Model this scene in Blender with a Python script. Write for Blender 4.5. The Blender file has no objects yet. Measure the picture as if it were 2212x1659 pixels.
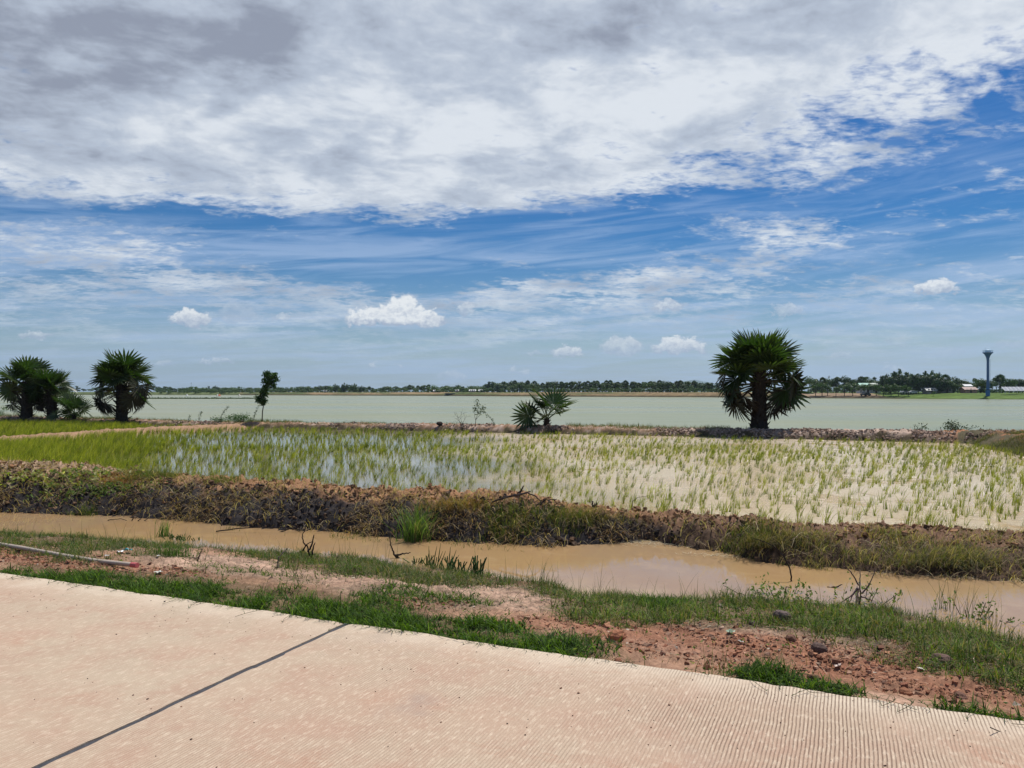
import bpy, math, random
import numpy as np
from mathutils import Vector, Matrix
R = math.radians
S = bpy.context.scene
COL = S.collection
rng = np.random.default_rng(7)
random.seed(7)

# ------------------------------------------------------------------ camera
H = 1.65            # eye height above the road
FP = 770.0          # focal length in pixels of a 1024 px wide picture
HY = 391.7          # picture row of the horizon
cam_d = bpy.data.cameras.new('camera')
cam = bpy.data.objects.new('camera', cam_d); COL.objects.link(cam)
cam.location = (0, 0, H); cam.rotation_euler = (R(90), 0, 0)
cam_d.sensor_width = 36; cam_d.lens = 36 * FP / 1024
cam_d.shift_y = (HY - 384) / 1024
cam_d.clip_start = 0.05; cam_d.clip_end = 40000
S.camera = cam
S.view_settings.view_transform = 'Standard'
S.view_settings.look = 'None'
S.view_settings.exposure = 0.0
S.view_settings.gamma = 1
S.cycles.max_bounces = 6
S.cycles.volume_bounces = 0
S.cycles.transparent_max_bounces = 8

# ------------------------------------------------------------------ sun
SUN_EL, SUN_AZ = 64.0, 42.0      # azimuth: degrees to the right of straight ahead (+Y)
sd = bpy.data.lights.new('sun', 'SUN'); sun = bpy.data.objects.new('sun', sd); COL.objects.link(sun)
sd.energy = 4.8; sd.angle = R(0.5); sd.color = (1.0, 0.955, 0.88)
sv = Vector((math.sin(R(SUN_AZ)) * math.cos(R(SUN_EL)), math.cos(R(SUN_AZ)) * math.cos(R(SUN_EL)), math.sin(R(SUN_EL))))
sun.rotation_euler = (-sv).to_track_quat('-Z', 'Y').to_euler()
sun.location = (30, 30, 60)

# ------------------------------------------------------------------ node expression helper
class G:
    """Tiny expression builder over shader nodes."""
    def __init__(s, tree): s.t = tree; s.k = 0
    def node(s, typ, **kw):
        n = s.t.nodes.new(typ)
        for k, v in kw.items(): setattr(n, k, v)
        s.k += 1; n.location = (s.k % 30 * 180, -(s.k // 30) * 200)
        return n
    def put(s, sock, v):
        if isinstance(v, E): s.t.links.new(v.o, sock)
        elif isinstance(v, bpy.types.NodeSocket): s.t.links.new(v, sock)
        elif v is not None: sock.default_value = v
    def m(s, op, a, b=None, c=None, clamp=False):
        n = s.node('ShaderNodeMath', operation=op); n.use_clamp = clamp
        for i, v in enumerate((a, b, c)): s.put(n.inputs[i], v) if v is not None else None
        return E(s, n.outputs[0])
    def vec(s, x, y, z):
        n = s.node('ShaderNodeCombineXYZ')
        for i, v in enumerate((x, y, z)): s.put(n.inputs[i], v)
        return E(s, n.outputs[0])
    def noise(s, v, scale, detail=4, rough=.5, dist=0.0, w=None, color=False):
        n = s.node('ShaderNodeTexNoise', noise_dimensions='3D')
        s.put(n.inputs['Vector'], v); n.inputs['Scale'].default_value = scale
        n.inputs['Detail'].default_value = detail; n.inputs['Roughness'].default_value = rough
        n.inputs['Distortion'].default_value = dist
        return E(s, n.outputs['Color' if color else 'Fac'])
    def mix(s, f, a, b, kind='MIX'):
        n = s.node('ShaderNodeMix', data_type='RGBA', blend_type=kind, clamp_factor=True)
        s.put(n.inputs[0], f); s.put(n.inputs[6], a); s.put(n.inputs[7], b)
        return E(s, n.outputs[2])
    def sstep(s, v, a, b):
        n = s.node('ShaderNodeMapRange', interpolation_type='SMOOTHSTEP')
        s.put(n.inputs[0], v); n.inputs[1].default_value = a; n.inputs[2].default_value = b
        return E(s, n.outputs[0])
    def lin(s, v, a, b, c=0.0, d=1.0):
        n = s.node('ShaderNodeMapRange', interpolation_type='LINEAR')
        s.put(n.inputs[0], v)
        for i, q in enumerate((a, b, c, d)): n.inputs[i + 1].default_value = q
        return E(s, n.outputs[0])
class E:
    def __init__(s, g, o): s.g = g; s.o = o
    def __add__(s, b): return s.g.m('ADD', s, b)
    __radd__ = __add__
    def __mul__(s, b): return s.g.m('MULTIPLY', s, b)
    __rmul__ = __mul__
    def __sub__(s, b): return s.g.m('SUBTRACT', s, b)
    def __rsub__(s, b): return s.g.m('SUBTRACT', b, s)
    def __truediv__(s, b): return s.g.m('DIVIDE', s, b)

# ------------------------------------------------------------------ sky (world)
world = bpy.data.worlds.new('World'); S.world = world; world.use_nodes = True
wt = world.node_tree; wt.nodes.clear(); g = G(wt)
STR = 0.1
bg = g.node('ShaderNodeBackground'); bg.inputs['Strength'].default_value = STR
wo = g.node('ShaderNodeOutputWorld'); wt.links.new(bg.outputs[0], wo.inputs[0])
sky = g.node('ShaderNodeTexSky', sky_type='NISHITA'); sky.sun_disc = False
sky.sun_elevation = R(SUN_EL); sky.sun_rotation = R(SUN_AZ)
sky.air_density = 1.0; sky.dust_density = 0.6; sky.ozone_density = 2.0; sky.altitude = 100
tc = g.node('ShaderNodeTexCoord')
sep = g.node('ShaderNodeSeparateXYZ'); wt.links.new(tc.outputs['Generated'], sep.inputs[0])
dx, dy, dz = (E(g, sep.outputs[i]) for i in range(3))
az = g.m('ARCTAN2', dx, dy); el = g.m('ARCSINE', dz)
zc = g.m('MAXIMUM', dz, 0.0) + 0.045
px_, py_ = dx / zc, dy / zc                     # where the ray meets a flat cloud sheet

def pic(X, Y):       # a direction in the sky, from its place in a 2212 px wide survey of the view
    u = (X * .4629 - 512) / 770; v = (391.7 - Y * .4629) / 770
    a = math.atan(u); return a, math.atan(v * math.cos(a))
def blobs(U, V, lst, base=0.0):
    """sum of elliptical lobes (X, Y, rx, ry, tilt, weight), in az/el space"""
    tot = None
    for (X, Y, rx, ry, tilt, w) in lst:
        a, e = pic(X, Y); sx = 1 / (rx * .4629 / 770); sy = 1 / (ry * .4629 / 770)
        n1 = g.node('ShaderNodeMapping', vector_type='TEXTURE')
        g.put(n1.inputs[0], g_uv if (U is None) else g.vec(U, V, 0.0))
        n1.inputs['Location'].default_value = (a, e, 0)
        n1.inputs['Rotation'].default_value = (0, 0, R(tilt))
        n1.inputs['Scale'].default_value = (1 / sx, 1 / sy, 1)
        d = g.node('ShaderNodeVectorMath', operation='DOT_PRODUCT')
        wt.links.new(n1.outputs[0], d.inputs[0]); wt.links.new(n1.outputs[0], d.inputs[1])
        q = g.m('POWER', 0.3679, E(g, d.outputs['Value']))
        tot = g.m('MULTIPLY_ADD', q, w, base if tot is None else tot)
    return tot
# warped az/el used to give the large lobes ragged outlines
wn = g.noise(g.vec(px_ * .8, py_ * .8, 3.3), .9, 3, .5, color=True)
ws = g.node('ShaderNodeSeparateColor'); g.put(ws.inputs[0], wn)
wu = (E(g, ws.outputs[0]) - .5) * .22; wv = (E(g, ws.outputs[1]) - .5) * .12
g_uv = g.vec(az + wu, el + wv, 0.0)
# --- high sheet: coverage lobes
cover = blobs(None, None, [
    (200, 130, 700, 170, 0, .35), (1300, 130, 500, 120, 0, .2),
    (300, 120, 900, 300, 0, .62), (1100, 60, 900, 260, 0, .55), (1950, 30, 620, 190, -4, .60),
    (450, 370, 700, 130, -3, .42), (1150, 370, 420, 130, 8, .34),
    (2230, 370, 360, 100, 8, -.7), (1560, 400, 520, 90, 10, -.38), (1380, 420, 330, 60, 6, .34), (1800, 370, 260, 60, 8, .22), (520, 515, 700, 46, -3, -.85), (1250, 520, 420, 46, 6, -.6), (2000, 440, 300, 60, 6, -.25), (2150, 560, 200, 34, 0, -.4),
    (1150, 470, 300, 60, 5, -.25), (1700, 300, 260, 60, 14, -.15),
    (1700, 530, 520, 34, 9, .5), (500, 620, 800, 50, 0, .16), (1500, 640, 900, 40, 2, .12),
    (2080, 215, 200, 60, 0, -.12)], base=0.10)
zs = g.m('MAXIMUM', dz, 0.0) + 0.16
qx, qy = dx / zs, dy / zs
sheetv = g.vec(qx + qy * .18, qy * .95 - qx * .12, 0.7)
n1 = g.noise(sheetv, 2.0, 7, .5, .25)
n2 = g.noise(g.vec(qx * .8 + 4.0, qy * 1.6 - qx * .25, 2.1), 4.6, 8, .56, .4)      # streakier, finer
n3 = g.noise(g.vec(qx * 1.0 + 9.0, qy * 1.15 - qx * .2, 5.1), 15.0, 6, .58, .3)      # small ripples of the sheet
n4 = g.noise(g.vec(qx * 1.0 + 2.0, qy * 1.7 + qx * .3, 7.1), 30.0, 3, .55, .5)
nn = (n1 - .5) * 1.5 + (n2 - .5) * 1.7 + (n3 - .5) * 1.9 + (n4 - .5) * .8
dens = cover + nn
alphaA = g.sstep(dens, -0.14, 0.85)
alphaA = alphaA * .97
# --- how thick / grey the sheet is
grey = blobs(None, None, [
    (640, 100, 320, 90, 0, .50), (280, 170, 420, 110, -8, .42), (60, 60, 300, 160, 0, .25),
    (1560, 30, 520, 70, 0, .32), (1100, 100, 300, 60, 0, .16), (930, 190, 260, 36, 0, .12),
    (390, 290, 130, 36, 0, -.35), (830, 210, 300, 50, -5, -.28), (1500, 250, 500, 70, 0, -.15),
    (2100, 100, 260, 90, 0, -.22), (150, 560, 700, 60, 0, .12), (1350, 200, 400, 120, 0, .10)], base=.22)
gn = (n1 - .5) * -.6 + (g.noise(sheetv, 3.6, 8, .56, .35) - .5) * 2.1 + (n3 - .5) * .8 + (n2 - .5) * .5
shade = g.m('ADD', grey, gn, clamp=True)
def rgb(c, k=1 / STR): return (c[0] * k, c[1] * k, c[2] * k, 1)
cwhite = rgb((.78, .82, .87)); cmid = rgb((.50, .56, .66)); cdark = rgb((.29, .32, .40))
ccol = g.mix(g.sstep(shade, -.02, .55), cwhite, cmid)
ccol = g.mix(g.sstep(shade, .42, 1.05), ccol, cdark)
# --- clear sky, deepened a little, paler to the horizon as in humid air
skyc = E(g, sky.outputs[0])
hs = g.node('ShaderNodeHueSaturation'); g.put(hs.inputs['Color'], skyc)
hs.inputs['Saturation'].default_value = 1.9; hs.inputs['Value'].default_value = 0.70
hs.inputs['Hue'].default_value = .512
low = g.m('POWER', 2.718, el * -8.0)
base_sky = g.mix(low * .46, E(g, hs.outputs[0]), rgb((.26, .43, .70)))
# --- thin streaks low over the horizon
st = g.noise(g.vec(px_ * .16 + 1.7, py_ * .55 - px_ * .05, 8.8), 1.5, 7, .55, .4)
st2 = g.noise(g.vec(az * 1.1 + wu, el * 13 - az * 1.0, 4.4), 4.2, 8, .62, .8)
lowband = g.sstep(el, .36, .12)
alphaB = g.sstep(st * .45 + st2 * .55, .41, .62) * lowband * .64
c1 = g.mix(alphaB, base_sky, rgb((.44, .57, .80)))
fadeA = g.sstep(el, .012, .16)
c2 = g.mix(alphaA * (fadeA * .85 + .15), c1, ccol)
# --- small fair-weather cumulus near the horizon
cumuli = [  # X, Y(base), half width, height, whiteness
    (868, 696, 56, 56, 1.0), (800, 698, 60, 34, .95), (915, 698, 54, 30, .95), (850, 700, 110, 22, 1.0), (412, 698, 44, 28, .85), (515, 688, 44, 34, .28), (1008, 676, 20, 20, .55), (608, 690, 20, 10, .45),
    (78, 728, 24, 14, .6), (1444, 668, 40, 20, .6), (2020, 632, 44, 26, .8), (1700, 680, 34, 22, .45),
    (1226, 766, 34, 18, .75), (1342, 762, 54, 36, .62), (1468, 760, 64, 32, .85), (1152, 768, 24, 8, .4),
    (350, 790, 26, 10, .5), (455, 786, 22, 8, .6), (492, 784, 18, 9, .6), (805, 790, 12, 8, .6), (868, 792, 14, 6, .5), (1275, 668, 16, 10, .35), (1108, 800, 10, 10, .6), (975, 816, 34, 16, .45),
    (1128, 806, 14, 8, .5), (1578, 798, 16, 8, .55), (1930, 800, 26, 12, .5), (2180, 748, 30, 14, .3), (2050, 766, 40, 9, .22), (1940, 742, 26, 14, .25), (1815, 772, 30, 12, .4)]
cu_n = g.noise(g.vec(az * 1.0, el * 1.25, 1.0), 70, 7, .66, .3, color=True)
cs = g.node('ShaderNodeSeparateColor'); g.put(cs.inputs[0], cu_n)
fn = g.noise(g.vec(az, el * 1.2, 9.0), 150, 5, .6)
cu_az = az + (E(g, cs.outputs[0]) - .5) * .040; cu_el = el + (E(g, cs.outputs[1]) - .5) * .028
cu_uv = g.vec(cu_az, cu_el, 0.0)
col = c2
cu_a = None; cu_h = None
for (X, Y, w, h, wt_) in cumuli:
    a, e = pic(X, Y)
    k = .4629 / 770
    n1_ = g.node('ShaderNodeMapping', vector_type='TEXTURE'); g.put(n1_.inputs[0], cu_uv)
    n1_.inputs['Location'].default_value = (a, e + h * k * .12, 0); n1_.inputs['Scale'].default_value = (w * k, h * k, 1)
    s3 = g.node('ShaderNodeSeparateXYZ'); wt.links.new(n1_.outputs[0], s3.inputs[0])
    X_, Y_ = E(g, s3.outputs[0]), E(g, s3.outputs[1])
    Yd = g.m('MAXIMUM', Y_, Y_ * -3.2)           # flat underside, domed top
    d2 = X_ * X_ + Yd * Yd
    al = g.sstep(d2, 1.0, .55) * min(1, wt_ * 1.1)
    hh = g.m('MULTIPLY', al, g.lin(Y_, -.22, .55, 0.0, 1.0))
    cu_a = al if cu_a is None else g.m('MAXIMUM', cu_a, al)
    cu_h = hh if cu_h is None else g.m('MAXIMUM', cu_h, hh)
lit = g.m('ADD', cu_h * 1.0, (fn - .5) * 1.6 + (E(g, cs.outputs[2]) - .5) * 1.3, clamp=True)
cuc = g.mix(lit, rgb((.40, .47, .60)), rgb((.90, .92, .93)))
col = g.mix(cu_a, col, cuc)
g.put(bg.inputs['Color'], col)
world.cycles.sampling_method = 'MANUAL'; world.cycles.sample_map_resolution = 1024



# ================================================================== helpers
def hash2(ix, iy, seed):
    h = (ix.astype(np.int64) * 374761393 + iy.astype(np.int64) * 668265263 + seed * 1442695041) & 0xFFFFFFFF
    h = ((h ^ (h >> 13)) * 1274126177) & 0xFFFFFFFF
    h = h ^ (h >> 16)
    return (h & 0xFFFFFF).astype(np.float64) / 0xFFFFFF
def vn(x, y, seed=0):
    x = np.asarray(x, float); y = np.asarray(y, float)
    ix = np.floor(x); iy = np.floor(y); fx = x - ix; fy = y - iy
    fx = fx * fx * (3 - 2 * fx); fy = fy * fy * (3 - 2 * fy)
    a = hash2(ix, iy, seed); b = hash2(ix + 1, iy, seed); c = hash2(ix, iy + 1, seed); d = hash2(ix + 1, iy + 1, seed)
    return (a * (1 - fx) + b * fx) * (1 - fy) + (c * (1 - fx) + d * fx) * fy
def fbm(x, y, f, octv=4, seed=0, gain=.5):
    s = 0; a = 1; n = 0
    for i in range(octv):
        s = s + a * (vn(x * f + 17.3 * i, y * f - 9.1 * i, seed + i) - .5) * 2; n += a; a *= gain; f *= 2.03
    return s / n
def sst(v, a, b):
    t = np.clip((v - a) / (b - a), 0, 1); return t * t * (3 - 2 * t)

def tag(o, label=None, cat=None, group=None, kind=None):
    for k, v in (('label', label), ('category', cat), ('group', group), ('kind', kind)):
        if v: o[k] = v
    return o
def link(name, me, mat=None, parent=None):
    o = bpy.data.objects.new(name, me); COL.objects.link(o)
    if mat: me.materials.append(mat)
    if parent: o.parent = parent
    return o
def empty(name, loc, rz=0.0, sc=1.0):
    o = bpy.data.objects.new(name, None); COL.objects.link(o)
    o.empty_display_size = .2; o.location = loc; o.rotation_euler = (0, 0, rz); o.scale = (sc, sc, sc)
    return o
def mesh_np(name, V, F, C=None, smooth=False):
    """V (n,3); F list of (m,k) index arrays; C (n,3) vertex colours"""
    me = bpy.data.meshes.new(name); V = np.asarray(V, np.float32)
    me.vertices.add(len(V)); me.vertices.foreach_set('co', V.ravel())
    F = [np.asarray(f, np.int32) for f in F if len(f)]
    nl = sum(f.size for f in F); me.loops.add(nl)
    me.loops.foreach_set('vertex_index', np.concatenate([f.ravel() for f in F]))
    tot = np.concatenate([np.full(len(f), f.shape[1], np.int32) for f in F])
    me.polygons.add(len(tot))
    me.polygons.foreach_set('loop_start', np.concatenate([[0], np.cumsum(tot)[:-1]]).astype(np.int32))
    me.polygons.foreach_set('loop_total', tot)
    me.polygons.foreach_set('use_smooth', np.full(len(tot), smooth, bool))
    if C is not None:
        a = me.color_attributes.new('Col', 'FLOAT_COLOR', 'POINT')
        a.data.foreach_set('color', np.c_[np.asarray(C, np.float32), np.ones(len(V), np.float32)].ravel())
    me.update(calc_edges=True)
    return me
class MB:
    """collects shapes into one mesh"""
    def __init__(s): s.V = []; s.F = {}; s.C = []; s.n = 0
    def add(s, V, F, c=(.5, .5, .5)):
        V = np.asarray(V, float); s.V.append(V)
        c = np.asarray(c, float); s.C.append(np.broadcast_to(c, (len(V), 3)) if c.ndim == 1 else c)
        for f in F:
            f = np.asarray(f, int); s.F.setdefault(f.shape[1], []).append(f + s.n)
        s.n += len(V)
    def tube(s, pts, rad, seg=6, c=(.5, .5, .5), cap=True):
        pts = np.asarray(pts, float); n = len(pts); rad = np.broadcast_to(np.asarray(rad, float), (n,))
        T = np.gradient(pts, axis=0); T /= np.linalg.norm(T, axis=1)[:, None] + 1e-9
        up = np.array([0, 0, 1.]) if abs(T[0][2]) < .9 else np.array([1., 0, 0])
        A = np.cross(T, up); A /= np.linalg.norm(A, axis=1)[:, None] + 1e-9; B = np.cross(T, A)
        th = np.linspace(0, 2 * np.pi, seg, endpoint=False)
        V = (pts[:, None] + rad[:, None, None] * (np.cos(th)[None, :, None] * A[:, None] + np.sin(th)[None, :, None] * B[:, None])).reshape(-1, 3)
        i = np.arange(n - 1)[:, None] * seg; j = np.arange(seg)[None]; k = (j + 1) % seg
        F = [np.stack([i + j, i + k, i + seg + k, i + seg + j], -1).reshape(-1, 4)]
        s.add(V, F, c)
        if cap:
            m = len(V); s.add([pts[0], pts[-1]], [], c)
            b = s.n - 2 - m; e = (n - 1) * seg
            f = np.stack([np.full(seg, m), (np.arange(seg) + 1) % seg, np.arange(seg)], -1)
            f2 = np.stack([np.full(seg, m + 1), e + np.arange(seg), e + (np.arange(seg) + 1) % seg], -1)
            s.F.setdefault(3, []).append(np.vstack([f, f2]) + b)
    def box(s, c0, c1, c=(.5, .5, .5), M=None):
        x0, y0, z0 = c0; x1, y1, z1 = c1
        V = np.array([[x0, y0, z0], [x1, y0, z0], [x1, y1, z0], [x0, y1, z0], [x0, y0, z1], [x1, y0, z1], [x1, y1, z1], [x0, y1, z1]], float)
        if M is not None: V = V @ M
        s.add(V, [[[0, 3, 2, 1], [4, 5, 6, 7], [0, 1, 5, 4], [1, 2, 6, 5], [2, 3, 7, 6], [3, 0, 4, 7]]], c)
    def lathe(s, prof, seg=20, c=(.5, .5, .5)):
        th = np.linspace(0, 2 * np.pi, seg, endpoint=False); n = len(prof)
        V = np.array([[r * math.cos(t), r * math.sin(t), z] for r, z in prof for t in th])
        i = np.arange(n - 1)[:, None] * seg; j = np.arange(seg)[None]; k = (j + 1) % seg
        s.add(V, [np.stack([i + j, i + k, i + seg + k, i + seg + j], -1).reshape(-1, 4)], c)
    def mesh(s, name, smooth=False):
        return mesh_np(name, np.vstack(s.V), [np.vstack(v) for v in s.F.values()], np.vstack(s.C), smooth)
    def build(s, name, mat, parent=None, smooth=False):
        return link(name, s.mesh(name, smooth), mat, parent)

def at(X, Y, dist):              # survey column X,row Y (2212 px wide view) at a distance -> world point
    return np.array([(X * .4629 - 512) / 770 * dist, dist, H - (Y * .4629 - 391.7) / 770 * dist])
def atz(X, Y, z):                # same, on a level plane z
    return at(X, Y, (H - z) * 770 / (Y * .4629 - 391.7))
def survey(P):                   # world points -> survey column,row
    return 1106 + P[:, 0] / P[:, 1] * 1663.4, 846.2 - (P[:, 2] - H) / P[:, 1] * 1663.4
def aim(X, Y, z=-.3):             # where a line of sight meets the ground
    for _ in range(14): p = atz(X, Y, z); z = .5 * z + .5 * float(height(np.array([p[0]]), np.array([p[1]]))[0])
    q = float(height(np.array([p[0]]), np.array([p[1]]))[0])
    if q < ZD - .01 and Y > 1080: p = atz(X, Y, ZD); q = ZD - .04      # stands in the ditch water
    return np.array([p[0], p[1], q])
def zones(sx, sy, lst):
    m = np.zeros(len(sx))
    for (cx, cy, rx, ry, ang, w) in lst:
        c, s_ = math.cos(R(ang)), math.sin(R(ang)); a = sx - cx; b = sy - cy
        d = np.hypot((a * c + b * s_) / rx, (-a * s_ + b * c) / ry)
        m = np.maximum(m, w * sst(d, 1.25, .75))
    return m

# ------------------------------------------------------------------ materials
def newmat(name):
    m = bpy.data.materials.new(name); m.use_nodes = True; t = m.node_tree
    return m, t, t.nodes['Principled BSDF'], t.nodes['Material Output']
def attr(t, name='Col'):
    n = t.nodes.new('ShaderNodeAttribute'); n.attribute_name = name; return n.outputs['Color']
def mat_leaf(name, trans=.35, rough=.5, tmul=(1.3, 1.5, .5), spec=.3):
    m, t, p, o = newmat(name); g = G(t); c = attr(t)
    t.links.new(c, p.inputs['Base Color']); p.inputs['Roughness'].default_value = rough
    p.inputs['Specular IOR Level'].default_value = spec
    tr = g.node('ShaderNodeBsdfTranslucent')
    mm = g.mix(1.0, E(g, c), (*tmul, 1), 'MULTIPLY'); g.put(tr.inputs['Color'], mm)
    mx = g.node('ShaderNodeMixShader'); mx.inputs[0].default_value = trans
    t.links.new(p.outputs[0], mx.inputs[1]); t.links.new(tr.outputs[0], mx.inputs[2]); t.links.new(mx.outputs[0], o.inputs[0])
    return m
def mat_vc(name, rough=.85, spec=.2, nscale=0, namp=.3, bump=0, bscale=60, metal=0):
    m, t, p, o = newmat(name); g = G(t); c = E(g, attr(t))
    gc = g.node('ShaderNodeNewGeometry'); pos = gc.outputs['Position']
    if nscale:
        n = g.noise(pos, nscale, 5, .65); c = g.mix(1.0, c, g.mix(g.lin(n, .3, .7), (1 - namp,) * 3 + (1,), (1 + namp,) * 3 + (1,)), 'MULTIPLY')
    g.put(p.inputs['Base Color'], c); p.inputs['Roughness'].default_value = rough; p.inputs['Specular IOR Level'].default_value = spec
    p.inputs['Metallic'].default_value = metal
    if bump:
        b = g.node('ShaderNodeBump'); b.inputs['Strength'].default_value = bump; b.inputs['Distance'].default_value = .02
        g.put(b.inputs['Height'], g.noise(pos, bscale, 6, .7)); t.links.new(b.outputs[0], p.inputs['Normal'])
    return m
def flat(name, col, rough=.6, **kw):
    m, t, p, o = newmat(name); g = G(t)
    pos = g.node('ShaderNodeNewGeometry').outputs['Position']
    n = g.noise(pos, kw.get('ns', 3.0), 5, .6)
    g.put(p.inputs['Base Color'], g.mix(g.lin(n, .3, .7), tuple(v * .8 for v in col) + (1,), tuple(min(1, v * 1.12) for v in col) + (1,)))
    p.inputs['Roughness'].default_value = rough; p.inputs['Metallic'].default_value = kw.get('metal', 0); return m
M_leaf = mat_leaf('grass_blades', .38, .6, (1.35, 1.45, .45), .12); M_palm = mat_leaf('palm_leaf', .30, .38, (1.0, 1.5, .35), .45)
M_dryleaf = mat_leaf('dry_leaf', .12, .8, (1, .9, .7)); M_tree = mat_leaf('tree_leaves', .25, .55)
M_bark = mat_vc('bark', .9, .1, 8, .35, .6, 30); M_soil = mat_vc('soil_clod', .95, .1, 25, .35, .7, 60)
M_paint = mat_vc('painted', .5, .4, 2, .12)

# ================================================================== terrain
ZD, ZP, ZL = -0.65, -0.47, -1.60         # ditch, paddy and lake water levels
def pl(*p): a = np.array(p, float); return lambda x: np.interp(x, a[:, 0], a[:, 1])
Yr = lambda x: 4.984 - .436 * x
Yn = pl((-40, 23.6), (-9, 12.1), (-5, 11.2), (-2.64, 10.3), (-.64, 9.4), (.2, 8.75), (.75, 8.3), (2.04, 8.1), (3.2, 7.95), (3.9, 7.5), (4.25, 7.0), (4.8, 6.4), (8, 4.5), (30, -6))
Yf = pl((-40, 27), (-9.7, 14.7), (-7.2, 14.25), (-5.35, 13.57), (-3.07, 12.6), (-1.7, 12.1), (.51, 11.46), (1.3, 11.7), (2.1, 11.85), (2.83, 11.15), (3.65, 10.2), (4.6, 9.65), (6.2, 9.3), (10, 8.0), (30, 0))
cr = np.array([(-40, 29.5, .1), (-11.3, 17, .08), (-9, 16.4, .03), (-7.2, 15.9, -.06), (-5.36, 15.2, -.13), (-3.4, 14.3, -.13), (-1.68, 13.6, -.135), (-.4, 13.25, -.13), (.3, 13.1, -.12), (1.1, 12.75, -.265), (2.0, 12.45, -.31), (2.89, 12.2, -.355), (3.6, 11.7, -.30), (4.07, 11.4, -.33), (5, 11.3, -.335), (6.0, 11.2, -.36), (7.3, 11.0, -.385), (12, 9.5, -.36), (30, 3.5, -.3)])
Yc = lambda x: np.interp(x, cr[:, 0], cr[:, 1]); Zc = lambda x: np.interp(x, cr[:, 0], cr[:, 2]) + fbm(x, x * 0 + 3.3, .8, 3, 11) * .055
fb = np.array([(-80, 60, -.1), (-35, 53.5, -.16), (-24, 50, -.27), (-18, 48, -.30), (-15.4, 46.2, -.27), (-8, 43.4, -.22), (-2.1, 41.1, -.19), (4, 38.9, -.19), (9, 37.0, -.21), (13, 35.2, -.16), (18.6, 32.5, -.10), (26, 28, -.05), (60, 12, 0)])
Yfb = lambda x: np.interp(x, fb[:, 0], fb[:, 1]); Zfb = lambda x: np.interp(x, fb[:, 0], fb[:, 2])
def ridge(x, y, P, top, base, floor):
    """height of an earth bund along a polyline P[(x,y,z)]"""
    best = np.full(x.shape, 1e9); zz = np.zeros(x.shape)
    for a, b in zip(P[:-1], P[1:]):
        ax, ay, az_ = a; bx, by, bz = b; L2 = (bx - ax) ** 2 + (by - ay) ** 2
        t = np.clip(((x - ax) * (bx - ax) + (y - ay) * (by - ay)) / L2, 0, 1)
        d = np.hypot(x - ax - t * (bx - ax), y - ay - t * (by - ay))
        k = d < best; best = np.where(k, d, best); zz = np.where(k, az_ + t * (bz - az_), zz)
    q = sst(best, base, top); return floor + (zz - floor) * q, best
LB = [(-15.6, 46.3, -.30), (-17.6, 43.6, -.28), (-19.6, 40.5, -.29), (-21.6, 32.5, -.30), (-23.5, 27, -.25), (-27, 22.5, -.1)]
RB = [(21, 30.5, -.05), (19.9, 27, .05), (18.3, 21.5, .06), (16.5, 15, -.1), (15.5, 8, -.1)]
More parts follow.
